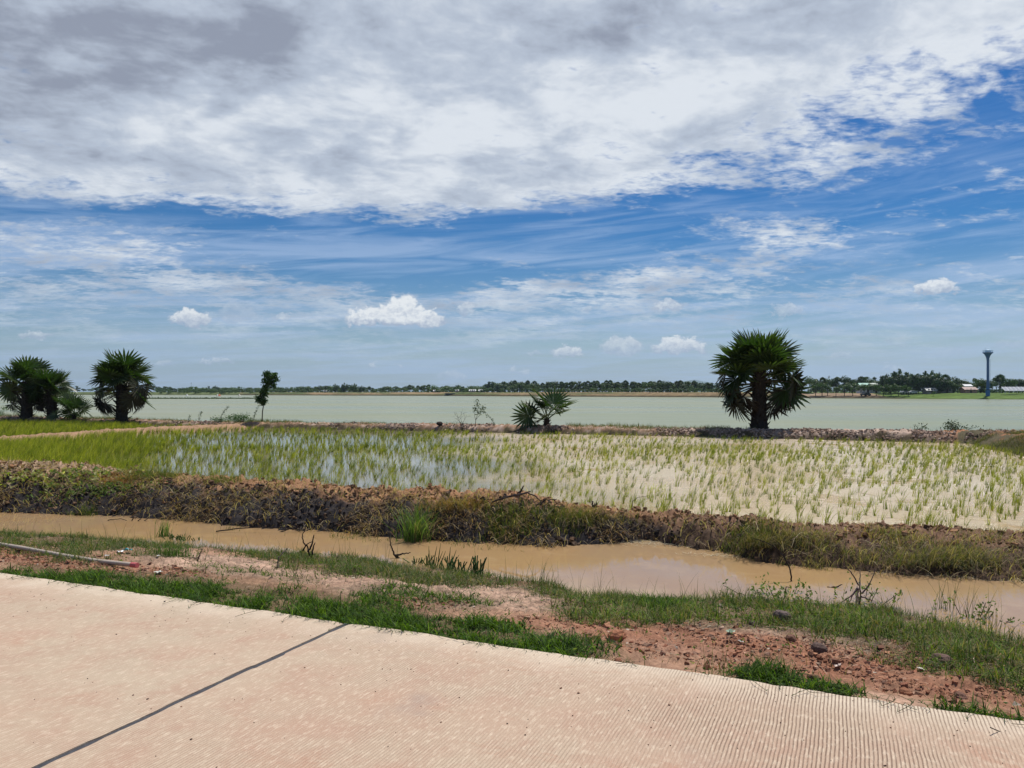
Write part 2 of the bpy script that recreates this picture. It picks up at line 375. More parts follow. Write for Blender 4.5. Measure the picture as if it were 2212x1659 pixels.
def height(x, y, rough=True):
    x = np.asarray(x, float); y = np.asarray(y, float)
    wob = fbm(x, y, .9, 3, 5) * .22 + fbm(x, y, 3.1, 2, 15) * .07
    yr, yn, yf, yc, zc_ = Yr(x), Yn(x), Yf(x), Yc(x), Zc(x)
    yy = y + wob * sst(y, yr + .5, yr + 1.5)
    # verge between road and ditch
    t = np.clip((yy - yr) / (yn - yr), 0, 1.4)
    dn = yy - yn
    verge = -.05 - .47 * np.clip(t, 0, 1) ** 1.15 - .10 * sst(dn, -.5, .06) - .30 * sst(dn, .0, .45)
    z = verge + fbm(x, y, 1.7, 3, 21) * .035 * sst(t, .1, .5)
    # far side of the ditch and the bund
    tb = np.clip((yy - yf) / (yc - yf), -.5, 1)
    up = 1 - (1 - np.clip(tb, 0, 1)) ** 2.4
    zb = ZD - .22 + sst(tb, -.35, 0) * .20 + up * (zc_ - ZD + .02)
    z = np.where(yy > (yn + yf) / 2, zb, z)
    z = np.where(yy <= (yn + yf) / 2, np.maximum(z, ZD - .32), z)
    back = sst(yy, yc + .15, yc + .95)
    z = np.where(yy > yc, zc_ - (zc_ - (ZP - .10)) * back, z)
    far = yy > yc + .9
    floor = ZP - .075 + fbm(x, y, .35, 3, 31) * .05
    z = np.where(far, floor, z)
    l, dl = ridge(x + wob, y, LB, .25, 1.15, ZP - .15); z = np.where((y > 20) & (l > ZP - .14), np.maximum(z, l), z)
    r, dr = ridge(x + wob, y, RB, 1.3, 2.9, ZP - .15); z = np.where(r > ZP - .14, np.maximum(z, r), z)
    z = np.where(x > 21.5, np.maximum(z, -.12), z)
    fy, fz = Yfb(x), Zfb(x) + fbm(x, y, .6, 2, 77) * .05
    f = (ZP - .15) + (fz - ZP + .15) * sst(y + wob, fy - 1.35, fy - .35); z = np.where(f > ZP - .14, np.maximum(z, f), z)
    off = sst(y + wob * 2, fy + 1.3, fy + 5.5); z = np.where(y > fy, z * (1 - off) + off * -2.4, z)
    if rough:
        onb = sst(yy, yf - .2, yf + .1) * (1 - sst(yy, yc + .1, yc + .7)) * (y < 30)
        right = sst(x, 3.2, 5)
        cl = np.abs(fbm(x, y, 5.5, 4, 41, .6)) ; cl2 = fbm(x, y, 13, 3, 43, .6)
        z = z + onb * ((cl * .20 - .03) * (1 - .45 * right) + cl2 * .075)
        onf = sst(y, fy - 1.5, fy - .9) * (y < fy + 3)
        z = z + onf * (np.abs(fbm(x, y, 3.4, 5, 51, .62)) * .20 + fbm(x, y, 9, 2, 52) * .05)
        onl = sst(dl, 1.1, .6) * (y > 20); z = z + onl * (np.abs(fbm(x, y, 3.5, 4, 53, .6)) * .15)
        onr = sst(dr, 2.9, 2.2); z = z + onr * (np.abs(fbm(x, y, 3.0, 4, 55, .6)) * .16)
        vg = sst(y, yr + .05, yr + .5) * (t < 1.1) * (yy < (yn + yf) / 2)
        z = z + vg * (fbm(x, y, 4.2, 4, 61, .6) * .05 + np.abs(fbm(x, y, 11, 4, 63, .7)) * .055 - .01)
    z = np.where(y < yr + .06, np.minimum(z, -.045), z)
    return z
# places on the ground used again by the planting
Z_LUSH = [(420, 1275, 400, 26, 5, 1), (760, 1325, 330, 34, 9, 1), (1080, 1385, 240, 32, 6, 1), (150, 1238, 130, 16, 6, .9), (560, 1250, 180, 18, 6, .5), (880, 1290, 220, 22, 4, .65), (1330, 1300, 160, 26, 3, .5), (1650, 1462, 90, 16, 8, .85), (1790, 1488, 80, 12, 6, .8), (2140, 1552, 130, 10, 12, .7)]
Z_RIGHT = [(1500, 1325, 240, 34, 4, .95), (1750, 1330, 200, 46, 6, .9), (1950, 1370, 220, 60, 14, 1), (2140, 1420, 160, 60, 20, 1), (1320, 1320, 120, 26, 0, .6), (2180, 1440, 90, 46, 20, 1), (2520, 1600, 330, 90, 26, 1)]
Z_OLIVE = [(150, 1150, 260, 34, 5, .95), (420, 1170, 130, 16, 4, .8), (760, 1215, 230, 26, 6, .9), (960, 1240, 190, 24, 6, .95), (1200, 1275, 120, 22, 8, .7), (600, 1170, 120, 12, 3, .5), (120, 1198, 160, 14, 6, .7), (330, 1205, 70, 10, 0, .4)]
Z_PALE = [(480, 1222, 170, 22, 6, 1), (960, 1285, 260, 26, 3, 1), (1150, 1300, 120, 22, 3, .8), (640, 1240, 160, 14, 4, .8), (1650, 1362, 300, 12, 6, .8), (1950, 1420, 200, 12, 8, .7), (1780, 1480, 500, 14, 12, .6)]
Z_RED = [(1700, 1420, 420, 46, 8, 1), (2080, 1470, 260, 50, 12, 1), (220, 1222, 260, 13, 6, .8), (60, 1205, 130, 16, 4, .9), (2500, 1680, 300, 70, 24, 1), (900, 1300, 90, 12, 0, .7), (1330, 1370, 110, 30, 10, .8), (1150, 1345, 80, 14, 0, .7), (190, 1235, 120, 10, 4, .6)]
def ground_color(P):
    x, y, z = P.T; sx, sy = survey(P); n = len(x)
    jx = fbm(x, y, 1.3, 3, 81); sx_ = sx + jx * 60; sy_ = sy + fbm(x, y, 1.6, 3, 83) * 14
    C = np.tile(np.array([.34, .20, .13]), (n, 1))
    def blend(C, col, m): return C * (1 - m[:, None]) + np.array(col) * m[:, None]
    fine = fbm(x, y, 14, 3, 85); mid = fbm(x, y, 3.5, 3, 87)
    C = blend(C, (.43, .285, .205), np.clip(zones(sx_, sy_, Z_PALE), 0, 1))
    C = blend(C, (.27, .125, .075), np.clip(zones(sx_, sy_, Z_RED) * (.75 + .4 * mid), 0, 1))
    green = np.maximum.reduce([zones(sx_, sy_, Z_LUSH), zones(sx_, sy_, Z_RIGHT), zones(sx_, sy_, Z_OLIVE)])
    C = blend(C, (.10, .075, .04), np.clip(green * .75, 0, 1))
    # bund beside the ditch: dark wet clay face with some shade painted into its black, browner clods on top
    onb = ((y > Yf(x) - .6) & (y < Yc(x) + 1.2) & (y < 30))
    tb = np.clip((y - Yf(x)) / (Yc(x) - Yf(x)), 0, 1)
    top = sst(tb + mid * .3, .38, .72)
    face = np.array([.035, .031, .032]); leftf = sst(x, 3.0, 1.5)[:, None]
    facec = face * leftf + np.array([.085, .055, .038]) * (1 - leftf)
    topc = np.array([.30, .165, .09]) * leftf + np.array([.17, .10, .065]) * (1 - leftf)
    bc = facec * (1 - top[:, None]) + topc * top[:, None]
    bc = blend(bc, (.33, .23, .16), np.clip(sst(x, -6.0, -8.0) * top * .9, 0, 1))
    C = np.where(onb[:, None], bc, C)
    pad = (y >= Yc(x) + 1.0)
    C = np.where(pad[:, None], np.array([.40, .29, .15]), C)
    fyd = y - Yfb(x); onf = (fyd > -1.7)
    fc = np.tile(np.array([.25, .15, .095]), (n, 1))
    fc = blend(fc, (.40, .30, .24), np.clip(sst(mid + .5 * (x > 8) * (x < 19), -.1, .5), 0, 1))
    fc = blend(fc, (.32, .15, .075), sst(x, 17, 19) * .9)
    fc = blend(fc, (.075, .06, .035), sst(fyd + .3 * mid, -.45, -.85) * (1 - .6 * sst(x, 16, 19)))  # foot of the far bund coloured darker to stand for its shadow
    C = np.where(onf[:, None], fc, C)
    l, dl = ridge(x, y, LB, .25, 1.15, 0); C = np.where(((dl < 1.2) & (y > 20))[:, None], np.array([.34, .21, .13]), C)
    r, dr = ridge(x, y, RB, 1.3, 2.9, 0)
    rc = np.tile(np.array([.10, .085, .05]), (n, 1)); rc = blend(rc, (.36, .17, .09), sst(dr + mid, 1.9, 1.0))
    C = np.where((dr < 2.9)[:, None], rc, C)
    wet = sst(z, ZD + .06, ZD + .0) * (y < Yc(x)); C = C * (1 - .4 * wet[:, None])
    C = C * (1 + .22 * fine + .16 * mid)[:, None]
    return np.clip(C, .01, .8)
NX, NY = 880, 780
ys = np.concatenate([np.geomspace(2.6, 60, NY - 20), np.linspace(60.8, 78, 20)])
ss = np.linspace(-1.05, 1.05, NX)
gy, gs = np.meshgrid(ys, ss, indexing='ij'); gx = gs * (gy + 2.6)
gz = height(gx.ravel(), gy.ravel())
P = np.c_[gx.ravel(), gy.ravel(), gz]
i = np.arange(len(ys) - 1)[:, None] * NX; j = np.arange(NX - 1)[None]
Fg = np.stack([i + j, i + j + 1, i + NX + j + 1, i + NX + j], -1).reshape(-1, 4)
M_ground = mat_vc('ground_soil', .95, .12, 22, .38, .55, 90)
tag(link('ground', mesh_np('ground', P, [Fg], ground_color(P), True), M_ground), kind='structure')
# lower sheet that carries the land out to the horizon, well under lake and fields
m0 = MB(); m0.add([(-12000, -12000, -3.4), (12000, -12000, -3.4), (12000, 12000, -3.4), (-12000, 12000, -3.4)], [[[0, 1, 2, 3]]], (.12, .12, .07))
tag(m0.build('terrain', mat_vc('far_soil', .95)), kind='structure')

# ------------------------------------------------------------------ road
def road_mat():
    m, t, p, o = newmat('brushed_concrete'); g = G(t)
    pos = g.node('ShaderNodeNewGeometry').outputs['Position']
    sp = g.node('ShaderNodeSeparateXYZ'); t.links.new(pos, sp.inputs[0]); x, y = E(g, sp.outputs[0]), E(g, sp.outputs[1])
    a = R(-23.56); u = x * math.cos(a) + y * math.sin(a); v = y * math.cos(a) - x * math.sin(a)
    uw = u + (g.noise(g.vec(u * .6, v * .9, 0.), 1.6, 3, .6) - .5) * .035
    wav = g.m('SINE', uw * (2 * math.pi / .018))
    big = g.noise(pos, .55, 5, .6); sm = g.noise(pos, 3.0, 6, .7); fine = g.noise(g.vec(u * 1.0, v * .25, 0.), 55, 4, .7); grain = g.noise(pos, 170, 3, .7)
    # grooves fade out on the left slab and where the surface is worn
    slab = g.sstep(u, -1.5, -.2)
    wear = g.m('MULTIPLY', g.lin(g.noise(pos, 1.1, 4, .65), .35, .65, .15, 1.0), slab * .9 + .45, clamp=True)
    c = g.mix(g.lin(big, .35, .65), (.445, .31, .22, 1), (.49, .395, .285, 1))
    c = g.mix(g.lin(sm, .45, .66) * .6, c, (.42, .26, .185, 1))
    red = g.sstep(g.noise(g.vec(u * .5 + 3., v * 1.0, 0.), 1.7, 6, .7, .6), .54, .70); c = g.mix(red * .45, c, (.42, .215, .14, 1))
    edge = g.sstep(v + (sm - .5) * .9 + (big - .5) * .5, 4.16, 4.62); c = g.mix(edge * .7, c, (.64, .55, .42, 1))
    groove = g.sstep(wav, -.35, -.9) * g.m('MULTIPLY', wear, g.lin(fine, .3, .6, .45, 1.2), clamp=True)
    c = g.mix(groove * .95, c, (.15, .085, .058, 1))
    c = g.mix(g.lin(fine, .50, .70) * .6, c, (.72, .60, .45, 1))
    c = g.mix(g.lin(grain, .52, .70) * .6, c, (.30, .20, .145, 1))
    dust = g.sstep(g.noise(g.vec(x + 5., y, 0.), .8, 4, .6), .60, .75); c = g.mix(dust * .6, c, (.30, .24, .205, 1))
    spots = g.sstep(g.noise(g.vec(x, y + 9., 0.), 4.2, 2, .5), .80, .84); c = g.mix(spots, c, (.72, .62, .52, 1))
    g.put(p.inputs['Base Color'], c); p.inputs['Roughness'].default_value = .88; p.inputs['Specular IOR Level'].default_value = .25
    b = g.node('ShaderNodeBump'); b.inputs['Strength'].default_value = .8; b.inputs['Distance'].default_value = .004
    g.put(b.inputs['Height'], g.sstep(wav, -.9, -.2) * wear * .9 + grain * .5 + fine * .4); t.links.new(b.outputs[0], p.inputs['Normal'])
    return m
ang = R(-23.56); ua = np.array([math.cos(ang), math.sin(ang)]); va = np.array([-math.sin(ang), math.cos(ang)])
def uv2w(u, v): return np.array([u * ua[0] + v * va[0], u * ua[1] + v * va[1]])
JU, V1 = -3.07, None      # joint position along the road
e = np.array([-1.17, 5.49]); JU = e @ ua; V1 = e @ va
gap = .034
mr = MB()
def slab(u0, u1, wob0, wob1):
    vs = np.arange(-3.2, V1 + .001, .03)
    n_ = len(vs); us = np.linspace(0, 1, 61) if True else None
    l = np.full(n_, u0); r = np.full(n_, u1)
    if wob0: l = l + fbm(vs, vs * 0, 6, 3, 91) * .012 + (fbm(vs, vs * 0 + 3, 1.9, 2, 92) > .42) * .012
    if wob1: r = r + fbm(vs, vs * 0 + 7, 6, 3, 93) * .010 - (fbm(vs, vs * 0 + 3, 2.3, 2, 95) > .45) * .008
    ring = []
    for k in range(n_): ring.append((l[k], vs[k]))
    tu = np.arange(u0 + .02, u1 - .02, .05)
    for q in tu: ring.append((q, V1 + fbm(np.array([q]), np.array([0.]), 3.0, 5, 97, .7)[0] * .034))
    for k in range(n_)[::-1]: ring.append((r[k], vs[k]))
    ring = np.array(ring); W = ring @ np.array([ua, va])
    n = len(W); V = np.vstack([np.c_[W, np.zeros(n)], np.c_[W, np.full(n, -.16)]])
    me = bpy.data.meshes.new('slab'); k = np.arange(n)
    return V, n
def slab_obj(name, u0, u1, w0, w1):
    V, n = slab(u0, u1, w0, w1); k = np.arange(n)
    Fs = [[int(a) for a in k[::-1]]] + [[int(a), int((a + 1) % n), int(n + (a + 1) % n), int(n + a)] for a in k]
    me = bpy.data.meshes.new(name); me.from_pydata(V.tolist(), [], Fs); me.update()
    return me
M_road = road_mat()
tag(link('road', slab_obj('road', JU - 9.5, JU - gap / 2, False, True), M_road), kind='structure')
tag(link('road', slab_obj('road', JU + gap / 2, JU + 14, True, False), M_road), kind='structure')
# dark sealant in the joint, 10 mm below the slabs' tops
mj = MB(); vs = np.linspace(-3.2, V1 + .01, 160)
L = np.array([uv2w(JU - .035, v) for v in vs]); Rr = np.array([uv2w(JU + .05, v) for v in vs])
zz = -.006 + fbm(vs, vs * 0, 9, 3, 99) * .0025
V = np.vstack([np.c_[L, zz], np.c_[Rr, zz]]); k = np.arange(159)
mj.add(V, [np.stack([k, k + 160, k + 161, k + 1], -1)], (.055, .055, .062))
tag(mj.build('road_joint', mat_vc('sealant', .7, .3, 40, .3)), kind='structure')

# ------------------------------------------------------------------ waters
def water_mat(name, cols, rough, bumps, bstr, patch=.25, ior=1.33, spec=.5):
    m, t, p, o = newmat(name); g = G(t)
    pos = g.node('ShaderNodeNewGeometry').outputs['Position']
    c = g.mix(g.sstep(g.noise(pos, patch, 4, .6), .40, .60), (*cols[0], 1), (*cols[1], 1))
    if len(cols) > 2: c = g.mix(g.sstep(g.noise(g.vec(0., 0., 3.) if False else pos, patch * 3.1, 5, .65, .6), .52, .7), c, (*cols[2], 1))
    g.put(p.inputs['Base Color'], c); p.inputs['Roughness'].default_value = rough; p.inputs['IOR'].default_value = ior
    p.inputs['Specular IOR Level'].default_value = spec
    h = None
    for sc, w, sy in bumps:
        mp = g.node('ShaderNodeMapping'); t.links.new(pos, mp.inputs[0]); mp.inputs['Scale'].default_value = (1, sy, 1)
        q = g.noise(mp.outputs[0], sc, 3, .55) * w; h = q if h is None else h + q
    b = g.node('ShaderNodeBump'); b.inputs['Strength'].default_value = bstr; b.inputs['Distance'].default_value = .05
    g.put(b.inputs['Height'], h); t.links.new(b.outputs[0], p.inputs['Normal'])
    return m, t, g, p, c
M_ditch = water_mat('muddy_ditch_water', [(.37, .235, .115), (.35, .235, .13), (.40, .265, .135)], .012, [(5, 1, 1.5)], .007, .5)[0]
md = MB(); xs = np.linspace(-38, 28, 120); k = np.arange(119)
V = np.vstack([np.c_[xs, Yn(xs) - 1.2, np.full(120, ZD)], np.c_[xs, Yf(xs) + .9, np.full(120, ZD)]])
md.add(V, [np.stack([k, k + 1, k + 121, k + 120], -1)])
tag(md.build('ditch_water', M_ditch), kind='structure')
mp_ = MB()
V = np.vstack([np.c_[xs, Yc(xs) + .02, np.full(120, ZP)], np.c_[xs, np.maximum(Yfb(xs), Yc(xs) + .1), np.full(120, ZP)]])
mp_.add(V, [np.stack([k, k + 1, k + 121, k + 120], -1)])
M_pad, t, g, p, c = water_mat('paddy_water', [(.56, .44, .28), (.64, .53, .38), (.46, .30, .12)], .10, [(5, 1, 3.2), (17, .45, 2.6)], .10, .13)
# wind-ruffled to the right, glassy in the lee on the left
pos = g.node('ShaderNodeNewGeometry').outputs['Position']; sp = g.node('ShaderNodeSeparateXYZ'); t.links.new(pos, sp.inputs[0])
ruf = g.sstep(E(g, sp.outputs[0]) + (g.noise(pos, .25, 3, .5) - .5) * 9 + (E(g, sp.outputs[1]) - 20) * .12, -3.5, 3.0)
g.put(p.inputs['Roughness'], ruf * .10 + .04)
for n in t.nodes:
    if n.type == 'BUMP': g.put(n.inputs['Strength'], ruf * .65 + .02)
g.put(p.inputs['Base Color'], g.mix(ruf, (.22, .19, .12, 1), c))
tag(mp_.build('paddy_water', M_pad), kind='structure')
M_lake, t, g, p, c = water_mat('lake_water', [(.225, .24, .12), (.25, .255, .135)], .25, [(1.1, 1, 1.7), (4.5, .4, 1.6)], .55, .02)
pos = g.node('ShaderNodeNewGeometry').outputs['Position']; mp2 = g.node('ShaderNodeMapping'); t.links.new(pos, mp2.inputs[0]); mp2.inputs['Scale'].default_value = (.25, 1, 1)
gust = g.noise(mp2.outputs[0], .035, 4, .6)       # cat's-paws: rougher and smoother lanes of wind
g.put(p.inputs['Roughness'], g.lin(gust, .35, .65, .24, .38))
for n in t.nodes:
    if n.type == 'BUMP': g.put(n.inputs['Strength'], g.lin(gust, .35, .65, .35, .8))
ml = MB(); ml.add([(-2500, 33, ZL), (2500, 33, ZL), (2500, 1500, ZL), (-2500, 1500, ZL)], [[[0, 1, 2, 3]]])
tag(ml.build('lake', M_lake), kind='structure')

# ------------------------------------------------------------------ far shore
sh = np.array([(-2500, 980), (-1100, 900), (-532, 800), (-430, 770), (-270, 740), (-120, 640), (-37, 582), (40, 500), (108, 455), (149, 391), (213, 321), (330, 240), (560, 150), (1200, 90), (2500, 60)], float)
Ysh = lambda x: np.interp(x, sh[:, 0], sh[:, 1])
def bank_top(x): return np.interp(x, [-1000, -500, -300, -200, -60, 60, 140, 150, 220], [.4, .5, .9, 1.0, 1.1, 1.2, 1.2, .8, 1.0])
def shore_z(x, d): # d = distance inland
    x = np.asarray(x, float); d = np.asarray(d, float); b = bank_top(x)
    w = np.where(x > 145, 26., 11.)
    z = -1.9 + (b + 1.9) * np.clip(d / w, 0, 1) ** .7
    z = z - (b - .6) * sst(d, w + 7, w + 16) * (x < 140)
    return z + fbm(x, d, .06, 3, 201) * .18 * (d > 3)
sx1 = np.concatenate([np.linspace(-2400, -900, 30), np.linspace(-880, 400, 520), np.linspace(410, 2400, 50)])
dd = np.array([-2, 0, 1, 2.5, 4, 6, 8, 11, 14, 18, 22, 27, 35, 50, 80, 130, 220, 400, 800, 1800, 4500, 9500.])
XX, DD = np.meshgrid(sx1, dd, indexing='ij')
XX2 = np.clip(XX + XX / 900 * DD * .9, -12400, 12400)
ZZ = shore_z(XX, DD); PP = np.c_[XX2.ravel(), (Ysh(XX) + DD).ravel(), ZZ.ravel()]
nd = len(dd); i = np.arange(len(sx1) - 1)[:, None] * nd; j = np.arange(nd - 1)[None]
Fq = np.stack([i + j, i + nd + j, i + nd + j + 1, i + j + 1], -1).reshape(-1, 4)
X_, D_ = XX.ravel(), DD.ravel(); nz = fbm(X_, D_ * 4, .03, 4, 205)
Cc = np.tile([.10, .125, .045], (len(X_), 1)).astype(float)
def bl(C, c, m): m = np.clip(m, 0, 1)[:, None]; return C * (1 - m) + np.array(c) * m
midz = ((X_ > -260) & (X_ < 146))
Cc = bl(Cc, (.24, .17, .095), midz * sst(nz + .35 * (X_ > 20), -.1, .3)); Cc = bl(Cc, (.13, .10, .05), midz * sst(D_, 5, 2))
Cc = bl(Cc, (.10, .155, .035), (X_ > 178) * 1.0); Cc = bl(Cc, (.24, .17, .11), ((X_ > 146) & (X_ <= 178)) * sst(D_, 3, 6)); Cc = bl(Cc, (.045, .04, .025), ((X_ > 146) & (X_ <= 182)) * sst(D_, 6, 3))
Cc = bl(Cc, (.05, .045, .03), sst(D_, 1.6, .8)); Cc = Cc * (1 + .35 * nz[:, None])
tag(link('far_shore', mesh_np('far_shore', PP, [Fq], Cc, True), mat_vc('far_bank', .95, .1, .25, .35)), kind='structure')
# distant blue hills
mh = MB(); px = np.linspace(1350, 1760, 90); prof = np.interp(px, [1350, 1415, 1450, 1475, 1500, 1540, 1575, 1600, 1650, 1700, 1760], [0, 2, 8, 13, 16, 11, 8, 10, 3, -2, -2]) + fbm(px, px * 0, .03, 4, 301) * 1.2
Dm = 11000.; xm = (px * .4629 - 512) / 770 * Dm; zt = (prof * .62 + 2.2) * Dm / 770
V = []
for q, (yo, k_) in enumerate([(-900, 0), (-350, .55), (0, 1.), (600, .4), (1000, -.1)]):
    V.append(np.c_[xm, np.full(90, Dm + yo) + fbm(xm, xm * 0 + q, .002, 3, 303) * 120, np.maximum(zt * k_, -2) if k_ else np.full(90, -2.)])
V = np.vstack(V); i = np.arange(4)[:, None] * 90; j = np.arange(89)[None]
mh.add(V, [np.stack([i + j, i + j + 1, i + 90 + j + 1, i + 90 + j], -1).reshape(-1, 4)], (.07, .10, .06))
tag(mh.build('hills', mat_vc('hill_forest', .95), smooth=True), kind='structure')


# ================================================================== fan palms
def frond_mesh(name, petL, rad, nseg=34, span=300, beta=20, cup=.25, droop=.2, base=(.035, .085, .022), pet=(.12, .15, .05), seed=0, sag=.1, gaps=0.0):
    rg = np.random.default_rng(seed); b = MB()
    ts = np.linspace(0, 1, 6); pts = np.c_[ts * petL, 0 * ts, -sag * petL * ts ** 2]
    b.tube(pts, np.linspace(.038, .016, 6), 5, pet)
    hub = pts[-1]; slope = math.atan2(-2 * sag, 1); th = R(beta) - slope
    ca, sa = math.cos(th), math.sin(th)
    V = []; Fq = []; Ft = []; C = []; n = 0; step = R(span) / nseg
    for i in range(nseg):
        if rg.random() < gaps: continue
        a = -R(span) / 2 + (i + .5) * step + rg.normal(0, .012)
        ln = rad * (1 - .22 * (abs(a) / math.pi) ** 1.5) * rg.uniform(.9, 1.06); r1 = ln * .50; r2 = ln * .78
        dr = droop * rg.uniform(.5, 1.6)
        def P_(r, off, z=0):
            x = r * math.cos(a) - off * math.sin(a); y = r * math.sin(a) + off * math.cos(a)
            q = r / rad; zz = cup * abs(math.sin(a)) * r - dr * rad * q ** 2.5 + z
            return hub + np.array([x * ca + zz * sa, y, -x * sa + zz * ca])
        w1 = r1 * step * .5; w2 = w1 * .72; pt = w1 * .5
        V += [P_(0, 0), P_(r1, -w1), P_(r1, 0, -pt), P_(r1, w1), P_(r2, -w2), P_(r2, 0, -pt * .6), P_(r2, w2), P_(ln, 0)]
        Ft += [[n, n + 1, n + 2], [n, n + 2, n + 3], [n + 4, n + 7, n + 5], [n + 5, n + 7, n + 6]]
        Fq += [[n + 1, n + 4, n + 5, n + 2], [n + 2, n + 5, n + 6, n + 3]]
        c = np.array(base) * rg.uniform(.75, 1.3); tip = c * np.array([1.9, 1.4, 1.1])
        C += [c * 1.1] + [c] * 3 + [c * 1.05] * 3 + [tip]; n += 8
    b.add(V, [Fq, Ft], np.array(C)); return b.mesh(name)
GREEN = [frond_mesh('frond', 1.12, 1.12, 21, 290, 8, .14, .05, (.032, .055, .015), seed=1), frond_mesh('frond', 1.22, 1.08, 20, 300, 24, .10, .09, (.038, .062, .016), seed=2),
         frond_mesh('frond', 1.02, 1.15, 22, 270, 2, .22, .04, (.05, .078, .018), seed=3), frond_mesh('frond', 1.15, 1.02, 20, 310, 42, .06, .12, (.026, .044, .013), seed=4)]
OLD = [frond_mesh('frond', 1.30, 1.05, 20, 230, 78, .22, .10, (.035, .036, .018), (.07, .06, .035), 5, .22, .08), frond_mesh('frond', 1.12, .98, 19, 210, 88, .28, .06, (.055, .042, .028), (.07, .055, .035), 6, .28, .14)]
def trunk_mesh(h, r, seed=0, stubs=46):
    rg = np.random.default_rng(seed); b = MB(); n = 14; seg = 14
    for k in range(n):
        pass
    z = np.linspace(-.15, h, n); rr = r * np.interp(z, [-.15, 0, h * .3, h], [1.25, 1.12, .95, .85]) * (1 + rg.normal(0, .03, n))
    th = np.linspace(0, 2 * np.pi, seg, endpoint=False)
    V = np.array([[rr[i] * (1 + rg.normal(0, .05)) * math.cos(t), rr[i] * (1 + rg.normal(0, .05)) * math.sin(t), z[i]] for i in range(n) for t in th])
    i = np.arange(n - 1)[:, None] * seg; j = np.arange(seg)[None]; k = (j + 1) % seg
    b.add(V, [np.stack([i + j, i + k, i + seg + k, i + seg + j], -1).reshape(-1, 4)], (.04, .033, .028))
    for q in range(stubs):
        a = q * 2.39996; zz = h * (q + .5) / stubs * .98; r0 = r * .85
        L = rg.uniform(.16, .34) * (r / .36); w = .05 * (r / .36)
        d = np.array([math.cos(a), math.sin(a), 0])
        p = [d * r0 + [0, 0, zz - .05], d * (r0 + L * .55) + [0, 0, zz + L * .12], d * (r0 + L) + [0, 0, zz + L * rg.uniform(.35, .75)]]
        b.tube(p, [w, w * .75, w * .28], 5, np.array([.045, .036, .03]) * rg.uniform(.6, 1.6))
    return b.mesh('trunk')
def palm(loc, trunk_h, r, nf, scale, label, rz=0., seed=0, old=.28, emin=-62, emax=86, group=None, open_=False):
    rg = np.random.default_rng(seed)
    root = empty('palm_tree', loc, rz); tag(root, label, 'palm tree', group)
    if trunk_h > .3: link('trunk', trunk_mesh(trunk_h, r, seed, int(12 + trunk_h * 18)), M_bark, root)
    for k in range(nf):
        f = k / (nf - 1)
        e = emax + (emin - emax) * f ** 1.05 + rg.normal(0, 7)
        me = OLD[rg.integers(2)] if (f > 1 - old and not (f < .9 and rg.random() < .35)) else GREEN[rg.integers(4)]
        o = bpy.data.objects.new('frond', me); COL.objects.link(o)
        a = k * 2.39996 + rg.normal(0, .12)
        if open_ and f > .60:      # the skirt hangs out over the two sides, the trunk stays bare between
            side = 0 if math.cos(a) > 0 else math.pi
            a = side + rg.uniform(-1, 1) * .72
        s = scale * rg.uniform(.9, 1.1) * (1 if f > .08 else .8)
        M = Matrix.Rotation(a, 4, 'Z') @ Matrix.Rotation(-R(e), 4, 'Y') @ Matrix.Rotation(rg.normal(0, .75 if me in GREEN else .25), 4, 'X') @ Matrix.Scale(s, 4)
        off = Matrix.Translation((0, 0, trunk_h - .10 - .55 * f * min(1, trunk_h / 2) * trunk_h * .45))
        o.parent = root; o.matrix_local = off @ M
    return root
for me in GREEN + OLD: me.materials.append(M_palm if me in GREEN else M_dryleaf)
def gz1(x, y): return float(height(np.array([x]), np.array([y]))[0])
def ground_pt(X, dist):
    p = at(X, 900, dist); return (p[0], p[1], gz1(p[0], p[1]))
palm(ground_pt(1640, 37.4), 2.85, .36, 66, 1.16, 'large round sugar palm with thick black trunk standing alone at the right', .0, 11, .36, -22, open_=True)
palm(ground_pt(263, 49.5), 2.75, .36, 50, 1.06, 'tall fan palm with brown hanging skirt, rightmost of the left palm group', .0, 12, .42, -24, open_=True)
palm(ground_pt(58, 52.5), 2.5, .34, 40, .95, 'fan palm with dark trunk at the left edge of the picture', 3.14, 13, .30, -20, open_=True)
palm(ground_pt(112, 52.2), 2.0, .32, 34, .84, 'shorter fan palm with hidden trunk, second from the left edge', .1, 14, .28, -18, open_=True)
palm(ground_pt(160, 51.0), .35, .12, 12, .80, 'small stemless fan palm between the two left palm trees', .9, 15, .0, 8, 80)
palm(ground_pt(1181, 39.8), .42, .16, 12, .84, 'small fan palm with bare spreading stalks on the middle of the far bund', 2.0, 16, .0, 16, 84)
palm(ground_pt(1147, 39.9), .45, .07, 9, .28, 'tiny dried palm sprout beside the small fan palm', .0, 17, 1., -50, 70)

# ================================================================== leafy things near the lake edge
def leaves(b, centers, n, spread, size, cols, rg, asp=.5, flat=0.):
    c = np.asarray(centers, float); k = rg.integers(len(c), size=n)
    P = c[k] + rg.normal(0, 1, (n, 3)) * np.asarray(spread)
    d = rg.normal(0, 1, (n, 3)); d[:, 2] *= (1 - flat); d /= np.linalg.norm(d, axis=1)[:, None]
    e = rg.normal(0, 1, (n, 3)); e = np.cross(d, e); e /= np.linalg.norm(e, axis=1)[:, None]
    s = size * rg.uniform(.6, 1.3, (n, 1)); nn = np.cross(d, e)
    V = np.stack([P - d * s * .5, P + e * s * asp * .5 - nn * s * .06, P + d * s * .5 , P - e * s * asp * .5 - nn * s * .06], 1).reshape(-1, 3)
    col = np.asarray(cols)[rg.integers(len(cols), size=n)] * rg.uniform(.7, 1.3, (n, 1))
    b.add(V, [np.arange(4 * n).reshape(n, 4)], np.repeat(col, 4, 0))
GR = [(.035, .08, .02), (.05, .11, .025), (.028, .06, .018)]
